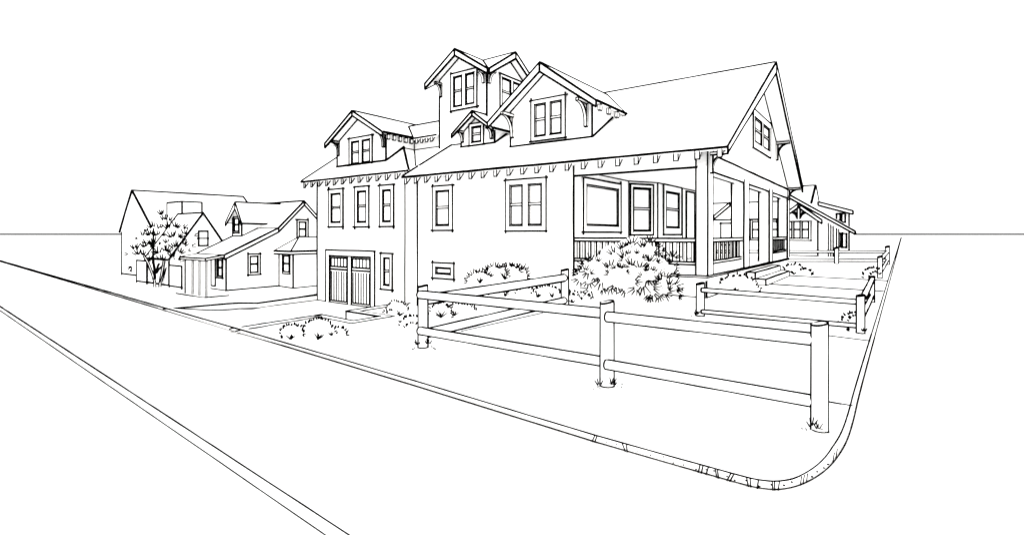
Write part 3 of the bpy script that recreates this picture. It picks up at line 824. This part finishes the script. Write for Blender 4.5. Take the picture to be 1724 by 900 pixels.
def shrub(label, x0, x1, ytop, ybase, seed, twig=None, spiky=False, dense=1.0, depth=None, body=True, arcs=None):
    """low bush: a pale mass edged with short leaf strokes, dark twigs at its foot; arcs = (cx, cy, rx, ry, from, to)"""
    rnd = random.Random(seed); st = random.getstate(); random.seed(seed)
    foot = on_terrain((x0 + x1) / 2, ybase) if depth is None else at((x0 + x1) / 2, ybase, depth)
    t = thing('shrub', label, 'shrub', foot, shr); y = foot.y
    mb = MB()
    arcs = arcs or [((x0 + x1) / 2, ybase, (x1 - x0) / 2, ybase - ytop, 0, 180)]
    for k, (cx, cy, rx, ry, a0, a1) in enumerate(arcs):
        if body: mb.blob(at(cx, cy - ry * .35, y + .12), rx * .82 * y / F, max(.12, rx * .4 * y / F), ry * .6 * y / F, seed + k, 8)
        steps = max(5, int(dense * (abs(a1 - a0) / 180 * 3.14 * (rx + ry) / 2) / (5.5 if spiky else 3.6)))
        for i in range(steps + 1):
            q = math.radians(a0 + (a1 - a0) * i / steps + random.uniform(-3, 3)); e = random.uniform(.9, 1.05)
            px, py = cx + rx * math.cos(q) * e, cy - ry * math.sin(q) * e
            dirq = math.degrees(math.atan2(math.sin(q) / max(.3, ry / max(rx, 1)), math.cos(q)))
            if spiky: fan(mb, px, py, y - .05, dirq + random.uniform(-20, 20), 55, 3, random.uniform(9, 14), 1.75)
            else:
                l = random.uniform(3.0, 5.4); d = math.radians(dirq * .6 + 90 * .4 + random.uniform(-25, 25))
                mb.blade(at(px, py, y - .05), at(px + l * math.cos(d), py - l * math.sin(d), y - .06), 2.1)
    mb.build('foliage', M_LEAF, t)
    if twig:
        for (px, py, s_) in twig:
            tb = MB()
            for i in range(6):
                q = math.radians(90 + random.uniform(-62, 62)); l = s_ * random.uniform(.5, 1)
                tb.blade(at(px + random.uniform(-1, 1), py, y - .12), at(px + l * math.cos(q), py - l * math.sin(q), y - .14), 1.7)
            tb.build('twigs', M_LEAF, t)
    random.setstate(st)
    return t
shrub('spiky bush rising behind the near fence top rail, below the double window', 788, 884, 446, 484, 1, spiky=True, twig=[(850, 470, 14), (808, 476, 10)], arcs=[(808, 476, 18, 14, 40, 170), (834, 466, 17, 13, 20, 150), (858, 462, 16, 11, 30, 130), (872, 466, 12, 12, -10, 90)], depth=12.4)
shrub('low leafy shrub seen between the rails beside the back fence post', 862, 945, 480, 506, 2, twig=[(905, 500, 12), (930, 500, 10)], arcs=[(885, 496, 16, 12, 20, 165), (920, 497, 24, 16, 0, 170)], depth=11.6)
shrub('dark tufted shrub behind the middle of the upper front rail', 812, 866, 486, 502, 3, spiky=True, arcs=[(840, 500, 18, 7, 50, 140)], twig=[(822, 496, 9), (850, 498, 11)], depth=12.0)
shrub('round shrub behind the left fence post, between its two rails', 724, 802, 508, 536, 4, twig=[(742, 534, 14), (765, 531, 9)], arcs=[(742, 530, 20, 20, -10, 180), (775, 525, 26, 14, 10, 150)])
shrub('small shrub at the garage corner beside the retaining wall', 648, 688, 506, 532, 5, twig=[(673, 531, 10)], arcs=[(668, 522, 18, 15, 0, 180), (655, 527, 9, 5, 60, 200)])
shrub('scrubby plant left of the nearest left fence post', 674, 706, 530, 553, 6, arcs=[(694, 548, 20, 16, 60, 175), (694, 552, 12, 8, 60, 175)], body=False)
shrub('round shrub left of the pair beside the driveway wall', 472, 512, 546, 571, 7, twig=[(489, 571, 11)], arcs=[(492, 562, 20, 16, 0, 210)])
shrub('wider shrub right of the pair beside the driveway wall', 508, 584, 536, 571, 8, twig=[(535, 571, 14), (558, 564, 7)], arcs=[(537, 560, 28, 23, 0, 190), (565, 560, 19, 9, -20, 110)])
shrub('low weeds just right of the back fence post', 956, 998, 490, 510, 9, twig=[(964, 509, 7)], arcs=[(962, 504, 34, 13, 5, 100), (966, 506, 14, 10, 10, 120)], body=False, depth=11.6)
shrub('rounded shrub against the porch base left of the steps', 1204, 1282, 462, 494, 10, twig=[(1240, 492, 9)], arcs=[(1242, 490, 37, 27, 0, 180), (1238, 496, 26, 5, 150, 200)])
shrub('small shrub at the far end of the porch beyond the steps', 1320, 1365, 444, 464, 11, twig=[(1337, 461, 9)], arcs=[(1336, 458, 17, 13, 20, 190), (1355, 460, 11, 7, -20, 130)])
shrub('little shrub beside the near post of the farthest fence', 1452, 1482, 452, 470, 12, arcs=[(1470, 468, 18, 17, 60, 175), (1474, 468, 9, 10, 40, 170)], body=False)
shrub('little shrub beside the corner post of the middle fence', 1412, 1447, 524, 556, 13, arcs=[(1440, 548, 25, 23, 85, 175), (1440, 545, 13, 14, 60, 170), (1440, 556, 12, 4, 150, 200)], body=False)
# grass tufts at the feet of the posts: one mass
mb = MB()
for (px, py, y, s_) in ((703, 583, p1[1], 10), (721, 582, p1[1], 11), (1009, 652, p2[1], 13), (1030, 651, p2[1], 14), (1034, 650, p2[1], 9), (1366, 722, p3[1], 16), (1377, 725, p3[1], 13), (1173, 531, q1[1], 8), (1455, 560, q2[1], 8)):
    y = y - .08
    fan(mb, px, py, y, 92, 60, 4, s_ * 1.2, 1.5)
for (px, py, y, n) in ((694, 586, p1[1], 4), (728, 586, p1[1], 4), (1004, 653, p2[1], 4), (1043, 650, p2[1], 5), (1355, 721, p3[1], 4), (1386, 724, p3[1], 4), (1165, 530, q1[1], 3)):
    dots(mb, px, py, y - .1, n, 6, 2.2)
tag(mb.build('grass', M_LEAF), 'black grass blades at the feet of the fence posts', 'grass', None, 'stuff')
# the tree in front of the left buildings
ty = 40.0
tp = on_terrain(264, 483); ty = tp.y
tree = thing('tree', 'open airy tree with forked trunk before the left cottages', 'tree', tp)
Z7 = 4.5
def t7(x, y, d=0): return at(200 + x / Z7, 310 + y / Z7, ty + d)
mb = MB()
def limb(pts, w0, w1, mbx):
    pts = [t7(*p) for p in pts]; n = len(pts)
    for i in range(n - 1):
        f0, f1 = i / (n - 1), (i + 1) / (n - 1)
        r0 = (w0 + (w1 - w0) * f0) * ty / F / Z7; r1 = (w0 + (w1 - w0) * f1) * ty / F / Z7
        mbx.tube(pts[i], pts[i + 1], r0, r1, 8, 0)
        d = (pts[i + 1] - pts[i]).normalized(); s_ = d.cross(pts[i] - Vector((0, 0, EYE))).normalized()
        for k in (-1, 1): mbx.ink([pts[i] + s_ * r0 * k, pts[i + 1] + s_ * r1 * k], 1.5)
limb([(273, 785), (273, 745), (255, 680), (225, 600), (190, 540)], 5, 5, mb); limb([(275, 720), (272, 650), (262, 590), (258, 540)], 4, 3, mb)
limb([(312, 790), (312, 745), (322, 690), (335, 620), (345, 560)], 5, 4, mb); limb([(318, 745), (345, 660), (385, 612), (420, 560)], 4, 3, mb)
limb([(282, 675), (305, 640), (335, 615)], 2.5, 2, mb); limb([(285, 670), (295, 620), (305, 600)], 2, 2, mb); limb([(258, 600), (262, 500), (262, 350)], 1.6, .8, mb)
mb.build('trunk', M_LEAF, tree)
tt = [(330,245,105,50,5,45),(345,290,95,50,5,50),(380,295,60,50,4,40),(265,345,115,60,5,50),(305,350,80,50,4,45),(380,355,110,50,5,55),(430,345,75,60,6,45),(480,340,40,40,4,40),(245,410,110,60,6,60),(180,410,90,50,3,50),(290,405,100,60,5,45),
 (330,405,60,40,3,35),(410,420,105,60,6,60),(455,420,60,50,5,40),(500,395,80,60,5,50),(560,390,10,40,3,40),(265,475,115,60,7,60),(300,465,60,40,3,30),(365,455,100,60,4,40),(130,510,100,60,6,50),(195,495,90,60,5,55),(240,495,60,50,4,40),
 (150,550,110,60,5,50),(180,560,70,60,5,50),(300,550,110,60,6,60),(360,530,80,70,7,55),(430,500,105,60,6,60),(490,475,60,60,5,45),(540,470,10,50,3,40),(455,535,60,60,5,50),(410,565,100,60,5,45),(445,590,40,50,4,45),(240,600,110,60,5,50),
 (330,590,100,70,5,50),(80,530,180,40,3,30),(105,610,230,40,4,40),(95,640,250,40,2,20),(225,360,130,50,3,30),(150,420,150,40,3,30),(205,450,140,40,3,30),(480,440,60,50,3,30),(520,510,30,40,3,25)]
mb = MB()
for (x, y, a, s_, n, l) in tt:
    fan(mb, 200 + x / Z7, 310 + y / Z7, ty + random.uniform(-1.0, .6), a, s_, max(2, round(n * .8)), l / Z7 * 1.3, 1.5)
mb.build('crown', M_LEAF, tree)

# =================================================================== NEIGHBOURS ON THE LEFT
WB = 1.75
# ---- cottage with front porch and bay
uC, vC = uv(ground(380.7, 488.7, -2.4))
cot = thing('cottage', 'white cottage with small front porch, dormer and side bay', 'cottage', L(uC + 2, vC + 4, -2.7))
prof = [(vC - .35, PG(377, 426, uC)[1] - .12), (7.49, 2.06), (9.61, 4.22), (11.75, 2.06), (15.6, .2)]
uL = PF(331.3, 416.7, vC - .35)[0]
mb = MB()
wallp = [(vC, -3.2), (15.2, -3.2), (15.2, .2), (11.75, 1.94), (9.61, 4.1), (7.49, 1.94), (vC, .18)]
mb.plate(LG, wallp, uC, uL - .4, ink=False)
mb.ink([L(uC, vC, -2.4), L(uC, vC, .3)], WB); mb.ink([L(uC - .01, vC, -2.4), L(uC - .01, 7.85, -2.38)], WB, 2)
mb.ink([L(uC, vC, -2.4), L(uC + 3.3, vC, -2.4)], 1.2)
mb.build('wall', M_WALL, cot)
mb = MB(); uo = uC - .45
for i in range(4):
    a, b = prof[i], prof[i + 1]
    mb.slab([L(uo, a[0], a[1]), L(uL, a[0], a[1]), L(uL, b[0], b[1]), L(uo, b[0], b[1])], .12, WB, top=(1, 3), bot=())
    k = .3
    mb.plate(LG, [a, b, (b[0], b[1] - k), (a[0], a[1] - k)], uo - .06, uo - .005, WB)
mb.ink([L(uo, *prof[0]), L(uL, *prof[0])], WB, 2); mb.ink([L(uo, prof[2][0], prof[2][1] + .02), L(PF(436, 341, prof[2][0])[0], prof[2][0], prof[2][1] + .02)], WB * 1.15)
pk = PF(436.7, 383, 7.49)[0]; mb.ink([L(uo, *prof[1]), L(pk, prof[1][0], prof[1][1])], 1.4)
mb.build('roof', M_ROOF, cot)
window(cot, LG, uC, rectG(uC, 417, 427.5, 437.5, 461.5), 1, .16, w=1.6, deep=False, over=3)
window(cot, LG, uC, rectG(uC, 499.5, 369.5, 518, 402), 1, .18, w=1.6, deep=False, over=3)
window(cot, LF, vC, rectF(vC, 367, 434, 376, 468), 1, .12, w=1.5, deep=False, over=2)
mb = MB(); q = rectF(vC, 357, 433, 363.5, 481); mb.plate(LF, [(q[0], q[2]), (q[1], q[2]), (q[1], q[3]), (q[0], q[3])], vC - .05, vC, 1.5); mb.build('door', M_WOOD, cot)
# cottage dormer
vd = 6.2
e = lambda px, py: PF(px, py, vd)
(aL, zb), (aR, _), (aM, zA) = e(392, 394), e(407, 394), e(399.5, 345)
sl_l = 2.06 - (7.49 - vd) * (2.06 - prof[0][1]) / (7.49 - prof[0][0])
mb = MB(); zt_ = e(399, 371)[1]
mb.plate(LF, [(aL, sl_l - .3), (aR, sl_l - .3), (aR, zt_), (aM, zA), (aL, zt_)], vd, 9.0, ink=False)
mb.ink([L(aL, vd, sl_l + .02), L(aR, vd, sl_l + .02)], WB); mb.ink([L(aL, vd, sl_l), L(aL, vd, zt_ + .9)], WB); mb.ink([L(aR, vd, sl_l), L(aR, vd, zt_)], WB)
vk = PG(435, 383, aR)[0]
mb.ink([L(aR - .01, vd, sl_l + .02), L(aR - .01, 7.45, 2.06)], WB)
dm = mb.build('dormer', M_WALL, cot)
tl, tr, ta = PF(380.7, 375, vd - .3), PF(408, 376, vd - .3), PF(396.7, 340, vd - .3)
gable_roof(dm, LF, tl[0], ta[0], tr[0], vd - .3, 9.5, tl[1], ta[1], tr[1], h=.22, hm=.5, w=1.6, bbL=8.0, bbR=7.9, bbM=9.6, ridge=True)
m = MB(); m.ink([L(tr[0], 7.9, tr[1]), L(ta[0], 9.6, ta[1])], 1.6); m.build('valley_flashing', M_ROOF, dm)
window(dm, LF, vd, rectF(vd, 394.5, 365, 403.5, 392), 1, .12, w=1.4, deep=False, over=2)
# cottage porch
vP = PG(350, 497, uC)[0]
pz = -2.72
(uPa, _) = PF(313, 480, vP)
ue = uC - .05
mb = MB()
zf, zbk = PF(350, 435, vP - .2)[1], .18
mb.slab([L(ue - .15, vP - .25, zf), L(uPa + .3, vP - .25, zf), L(uPa + .2, vC - .02, zbk), L(ue - .15, vC - .02, zbk)], .16, 1.3, top=(0, 1, 2, 3), bot=(0, 3), side=(0, 1))
mb.build('porch_roof', M_ROOF, cot)
for i, px in enumerate((314, 326.7, 338.3, 350)):
    u0, _ = PF(px, 480, vP)
    q = MB(); q.box(LF, u0 - .1, u0 + .1, vP - .1, vP + .1, pz, zf - .1, 1.0, ink=((0, 4), (1, 5))); q.build('porch_post', M_WOOD, cot)
q = MB(); q.box(LF, ue - .35, uPa + .5, vP - .45, vC - .003, pz - .35, pz, 1.5, ink=((0, 1), (4, 5), (0, 2), (4, 6), (0, 4)))
q.build('porch_step', M_STONE, cot)
# cottage bay
vB = PG(470, 480.7, uC)[0]
uB = PF(493.5, 482, vB)[0]
mb = MB(); mb.box(LG, vB, 16.5, uB, uC - .003, -3.2, .1, ink=False)
mb.ink([L(uC - .02, vB, -2.4), L(uC - .02, vB, .1)], WB); mb.ink([L(uB, vB, -2.42), L(uB, vB, .1)], WB); mb.ink([L(uC - .02, vB, -2.4), L(uB, vB, -2.44), L(uB, 16.5, -2.4)], 1.5)
bay = mb.build('bay', M_WALL, cot)
window(bay, LF, vB, rectF(vB, 476.5, 427, 489, 461), 1, .14, w=1.4, deep=False, over=2)
mb = MB()
r1 = PG(503, 399, uC); ez = PG(490, 423, uB - .3)[1]
A = [L(uC - .01, vB - .4, ez), L(uB - .35, vB - .4, ez), L(uB - .35, 16.9, ez), L(uC - .01, 16.9, ez)]
T0, T1 = L(uC - .01, r1[0], r1[1]), L(uC - .01, 16.9, r1[1])
mb.poly([A[0], A[1], T0]); mb.poly([A[1], A[2], T1, T0]); mb.slab(A, .22, WB, top=(0, 1), bot=(0, 1))
mb.ink([A[0], T0, T1], WB); mb.ink([A[1], T0], WB)
mb.build('bay_roof', M_ROOF, cot)
# ---- gabled farmhouse behind the tree
uB2, vB2 = uv(ground(284.6, 480, -2.7))
fh = thing('farmhouse', 'plain gabled house behind the tree with low side sheds', 'house', L(uB2 + 2, vB2 + 5, -2.7))
uBL = PF(248.2, 473, vB2)[0]
va_, za_ = PG(340.7, 358, uB2); ve_, ze_ = PG(284.4, 437, uB2)
vr_ = 2 * va_ - ve_
mb = MB(); mb.plate(LG, [(vB2, -3.2), (vr_, -3.2), (vr_, ze_), (va_, za_), (vB2, ze_)], uB2, uBL, ink=False)
mb.ink([L(uB2, vB2, -2.7), L(uB2, vB2, ze_)], WB); mb.ink([L(uBL, vB2, -2.7), L(uBL, vB2, ze_)], WB); mb.ink([L(uB2, vB2 - .01, -2.7), L(uBL, vB2 - .01, -2.7)], WB, 2)
mb.build('wall', M_WALL, fh)
mb = MB()
mb.slab([L(uB2 - .15, vB2 - .1, ze_), L(uBL + .3, vB2 - .1, ze_), L(uBL + .3, va_, za_), L(uB2 - .15, va_, za_)], .1, WB, top=(0, 1, 2, 3))
mb.slab([L(uB2 - .15, vr_, ze_), L(uBL + .3, vr_, ze_), L(uBL + .3, va_, za_), L(uB2 - .15, va_, za_)], .1, WB, top=(3,))
mb.build('roof', M_ROOF, fh)
mb = MB(); q = rectG(uB2, 334, 389, 349.5, 413)
mb.plate(LG, [(q[0], q[2]), (q[1], q[2]), (q[1], q[3]), (q[0], q[3])], uB2 - .05, uB2, WB, over=2); zz = PG(334, 401, uB2)[1]; mb.ink([L(uB2 - .05, q[0], zz), L(uB2 - .05, q[1], zz)], 1.5, 3); mb.build('window', M_WOOD, fh)
for (x0, y0, x1, y1, yb0, yb1) in ((230.4, 437, 247.5, 440, 470, 474), (285.5, 445.5, 306, 448.5, 480, 483.5)):
    v_ = vB2 - .1
    a, b = PF(x0, (y0 + y1) / 2, v_), PF(x1, (y0 + y1) / 2, v_); zz = -2.7
    q = MB(); q.box(LF, b[0], a[0], v_, vB2 + 3, -3.2, (a[1] + b[1]) / 2, WB, ink=((4, 5), (0, 4), (1, 5)))
    q.ink([L(a[0], v_ - .01, zz), L(b[0], v_ - .01, zz)], WB, 2); q.build('shed', M_WALL, fh)
# chimney block behind it
vT = va_ + .4
mid = PF(306.5, 339, vT); lf = PF(281.7, 339, vT)
blk = MB(); vE = PG(340, 339, mid[0])[0]
blk.box(LF, mid[0], lf[0], vT, vE, -3, mid[1], WB, ink=((0, 4), (1, 5), (2, 6), (4, 5), (4, 6)))
tb = tag(blk.build('building', M_WALL, None, L(mid[0], vT, -3)), 'plain flat topped block rising behind the gabled house ridge', 'building')
# ---- big barn at the far left
uA, vA = uv(ground(205.5, 460, -2.7))
uAr = PF(258.2, 400, vA)[0]
barn = thing('barn', 'large steep roofed barn at the far left, behind the tree', 'barn', L(uA, vA, -2.7))
apx, zA = PF(226, 320.7, vA); zl = PF(206.5, 391, vA)[1]; zr = PF(259.5, 383, vA)[1]
vEnd = PG(409.5, 327.3, apx)[0]
mb = MB(); mb.plate(LF, [(uA, -3.2), (uAr, -3.2), (uAr, zr), (apx, zA - .1), (uA, zl)], vA, vEnd - .5, ink=False)
mb.ink([L(uA, vA, -2.8), L(uA, vA, zl + .8)], WB, 2); mb.ink([L(uA, vA - .01, -2.7), PF and L(PF(228, 464, vA)[0], vA - .01, -2.7)], WB, 3); mb.ink([L(uAr, vA, zr), L(uAr, vA, zr - 3)], 1.4)
mb.build('wall', M_WALL, barn)
mb = MB()
mb.slab([L(uA + .1, vA - .2, zl), L(apx, vA - .2, zA), L(apx, vEnd, zA), L(uA + .1, vEnd, zl)], .1, WB, top=(0, 1))
mb.slab([L(uAr - .1, vA - .2, zr), L(apx, vA - .2, zA), L(apx, vEnd, zA), L(uAr - .1, vEnd, zr)], .1, WB, top=(0, 2))
mb.build('roof', M_ROOF, barn)

# =================================================================== NEIGHBOURS ON THE RIGHT
gD = ground(1377, 431.4); uD, vD = uv(gD)
D = thing('cottage', 'small cottage with timber gable beyond the porch at right', 'cottage', L(uD + 4, vD + 3, 0))
uDl = PF(1165, 400, vD)[0]
zE = PF(1275, 368.7, vD)[1]; zR = PF(1275, 340.5, vD + 2.5)[1]
mb = MB(); mb.box(LF, uD, uDl, vD, vD + 5, -.5, zE, ink=False)
mb.ink([L(uD, vD, 0), L(uD, vD, PF(1377, 368, vD)[1])], WB); mb.ink([L(uDl, vD - .01, zE), L(PF(1329, 368, vD)[0], vD - .01, zE)], WB); mb.ink([L(PF(1331, 430, vD)[0], vD - .01, .02), L(uD, vD - .01, .02)], WB)
mb.build('wall', M_WALL, D)
mb = MB(); mb.slab([L(PF(1320, 360, vD)[0], vD, zE + .05), L(uDl, vD, zE + .05), L(uDl, vD + 2.5, zR), L(PF(1330, 340, vD + 2.5)[0], vD + 2.5, zR)], .1, WB, top=(2,))
mb.build('roof', M_ROOF, D)
# gable with timber truss on the front
vt = vD - .5
e = lambda px, py: PF(px, py, vt)
g0, g1, g2 = e(1308, 369), e(1344.3, 342.5), e(1384, 370)
mb = MB()
mb.plate(LF, [g0, g1, g2, (g2[0], g2[1] - .05)], vt + .12, vt + .4, ink=False)
for a, b in ((g0, g1), (g2, g1)):
    k = .28
    mb.plate(LF, [a, b, (b[0], b[1] - k), (a[0], a[1] - k)], vt - .05, vt + .1, WB)
kp0, kp1 = e(1342.5, 347), e(1347, 369)
mb.box(LF, kp1[0], kp0[0], vt - .02, vt + .1, kp1[1], kp0[1], 1.5, ink=((0, 4), (1, 5)))
for s_, x1, y1 in ((1341, 1329, 357), (1348, 1361.5, 357)):
    c0, c1 = e(s_, 367), e(x1, y1)
    for off in (0, .14):
        pts = []
        for i in range(7):
            t = i / 6; q = math.pi / 2 * t
            pts.append(L(c0[0] + (c1[0] - c0[0]) * (1 - math.cos(q)), vt + .05, c0[1] + (c1[1] - c0[1]) * math.sin(q) + off))
        mb.ink(pts, 1.5)
mb.build('timber_gable', M_WOOD, D)
mb = MB()
a, b = PF(1202, 363, vt), PF(1229, 340.5, vt); c = (2 * b[0] - a[0], a[1])
mb.plate(LF, [a, b, c], vt + .12, vt + .4, ink=False); mb.plate(LF, [a, b, (b[0], b[1] - .3), (a[0], a[1] - .3)], vt - .05, vt + .1, WB)
mb.build('gable', M_WOOD, D)
window(D, LF, vD, rectF(vD, 1264, 370, 1312, 404), 3, .12, w=1.15, deep=False, over=2)
window(D, LF, vD, rectF(vD, 1319, 369.5, 1365.5, 404.5), 3, .14, w=1.2, deep=False, over=2)
mb = MB(); q = rectF(vD, 1214, 376, 1234.5, 412); mb.plate(LF, [(q[0], q[2]), (q[1], q[2]), (q[1], q[3]), (q[0], q[3])], vD - .05, vD, 1.6, over=2); mb.build('door', M_WOOD, D)
# side porch roof with raking edge and posts
vr = vD - .6
e = lambda px, py: PF(px, py, vr)
k0, k1 = e(1326, 326), e(1440.2, 389.2)
mb = MB()
mb.slab([L(k1[0], vr, k1[1]), L(k0[0], vr, k0[1]), L(k0[0], vr + 4, k0[1]), L(k1[0], vr + 4, k1[1])], .1, WB)
mb.plate(LF, [k0, k1, (k1[0], k1[1] - .22), (k0[0], k0[1] - .25)], vr - .05, vr - .004, 1.9)
mb.build('porch_roof', M_ROOF, D)
for px, y0, y1 in ((1392.8, 375, 429.5), (1397, 378, 424), (1401, 380, 424), (1406.5, 384, 424), (1410.5, 385, 420)):
    u0, z1 = PF(px, y0, vD - .3)
    q = MB(); q.box(LF, u0 - .07, u0 + .07, vD - .35, vD - .22, 0, z1, 1.4, ink=((0, 4),)); q.build('porch_post', M_WOOD, D)
# two-storey house behind with shed roof
vE_ = vD + 9
e = lambda px, py: PF(px, py, vE_)
E1 = thing('house', 'tall house with sloping flat roof behind the timber gable cottage', 'house', L(e(1405, 394)[0], vE_, 0))
r0 = e(1429.7, 394)[0]; l0 = e(1340, 394)[0]
tl_, tr_ = e(1378.3, 340), e(1436.7, 355); hi = tl_[1] + (l0 - tl_[0]) * (tl_[1] - tr_[1]) / (tl_[0] - tr_[0])
mb = MB(); mb.plate(LF, [(r0, -.5), (tl_[0], -.5), (tl_[0], tl_[1] - .1), (r0, e(1429.7, 354)[1])], vE_, vE_ + 6, ink=False)
mb.ink([L(r0, vE_, 0.1), L(r0, vE_, e(1429.7, 355)[1])], WB); mb.build('wall', M_WALL, E1)
mb = MB(); mb.plate(LF, [tl_, tr_, (tr_[0], tr_[1] - .3), (tl_[0], tl_[1] - .3)], vE_ - .4, vE_ + 6, WB); mb.build('roof', M_ROOF, E1)
for q in ((1408.7, 360, 1414.5, 371), (1417.5, 359.5, 1423, 374), (1410.5, 393, 1415.5, 415), (1418.7, 393, 1425, 416)):
    r = rectF(vE_, *q); mb = MB(); mb.plate(LF, [(r[0], r[2]), (r[1], r[2]), (r[1], r[3]), (r[0], r[3])], vE_ - .06, vE_, 1.7, over=2); mb.build('window', M_WOOD, E1)
# steep gabled house farthest back
vS = vD + 16
uS = PF(1366, 347, vS)[0]
S = thing('house', 'steep gabled house farthest behind, its peak above the other roofs', 'house', L(uS, vS, 0))
v1, z1 = PG(1373.2, 312, uS); v2, z2 = PG(1379.5, 347, uS)
ul = PF(1335, 313, v1)[0]
mb = MB(); mb.plate(LG, [(vS, -.5), (v2, -.5), (v2, z2), (v1, z1), (vS, z2)], uS, ul, ink=False); mb.ink([L(uS, v2, z2), L(uS, v2, z2 - 1.5)], WB); mb.build('wall', M_WALL, S)
mb = MB()
mb.slab([L(uS, vS, z2), L(ul, vS, z2), L(ul, v1, z1), L(uS, v1, z1)], .1, WB, top=(2, 3)); mb.slab([L(uS, v2, z2), L(ul, v2, z2), L(ul, v1, z1), L(uS, v1, z1)], .1, WB, top=(3,))
mb.build('roof', M_ROOF, S)

# =================================================================== CAMERA, LIGHT
cam = bpy.data.cameras.new('camera'); co = bpy.data.objects.new('camera', cam); COL.objects.link(co)
co.location = (0, 0, EYE); co.rotation_euler = (math.radians(90), 0, 0)
cam.sensor_width = 36; cam.lens = F / 1724 * 36; cam.shift_y = -(450 - HY) / 1724; cam.clip_start = .05; cam.clip_end = 6000
sc.camera = co
w = bpy.data.worlds.new('World'); sc.world = w; w.use_nodes = True
nt = w.node_tree; bg = nt.nodes['Background']; sky = nt.nodes.new('ShaderNodeTexSky')
sky.sky_type = 'NISHITA'; sky.sun_disc = False; sky.sun_elevation = math.radians(22); sky.sun_rotation = math.radians(172)
sky.dust_density = 4; sky.air_density = 1.0
mix = nt.nodes.new('ShaderNodeMixRGB'); mix.inputs['Fac'].default_value = .97          # thick even cloud over the clear sky
mix.inputs['Color2'].default_value = (3.0, 3.0, 3.0, 1)
nt.links.new(sky.outputs[0], mix.inputs['Color1']); nt.links.new(mix.outputs[0], bg.inputs['Color']); bg.inputs['Strength'].default_value = .15
sun = bpy.data.lights.new('sun', 'SUN'); so = bpy.data.objects.new('sun', sun); COL.objects.link(so)
sun.energy = .8; sun.angle = math.radians(45); sun.color = (1, .98, .95)
az, el = math.radians(172), math.radians(22)
so.rotation_euler = Vector((math.sin(az) * math.cos(el), math.cos(az) * math.cos(el), math.sin(el))).to_track_quat('Z', 'Y').to_euler()
vs = sc.view_settings
vs.view_transform = 'Standard'; vs.look = 'None'; vs.gamma = 1; vs.use_curve_mapping = False; vs.exposure = 1.98
sc.cycles.max_bounces = 16; sc.cycles.diffuse_bounces = 14
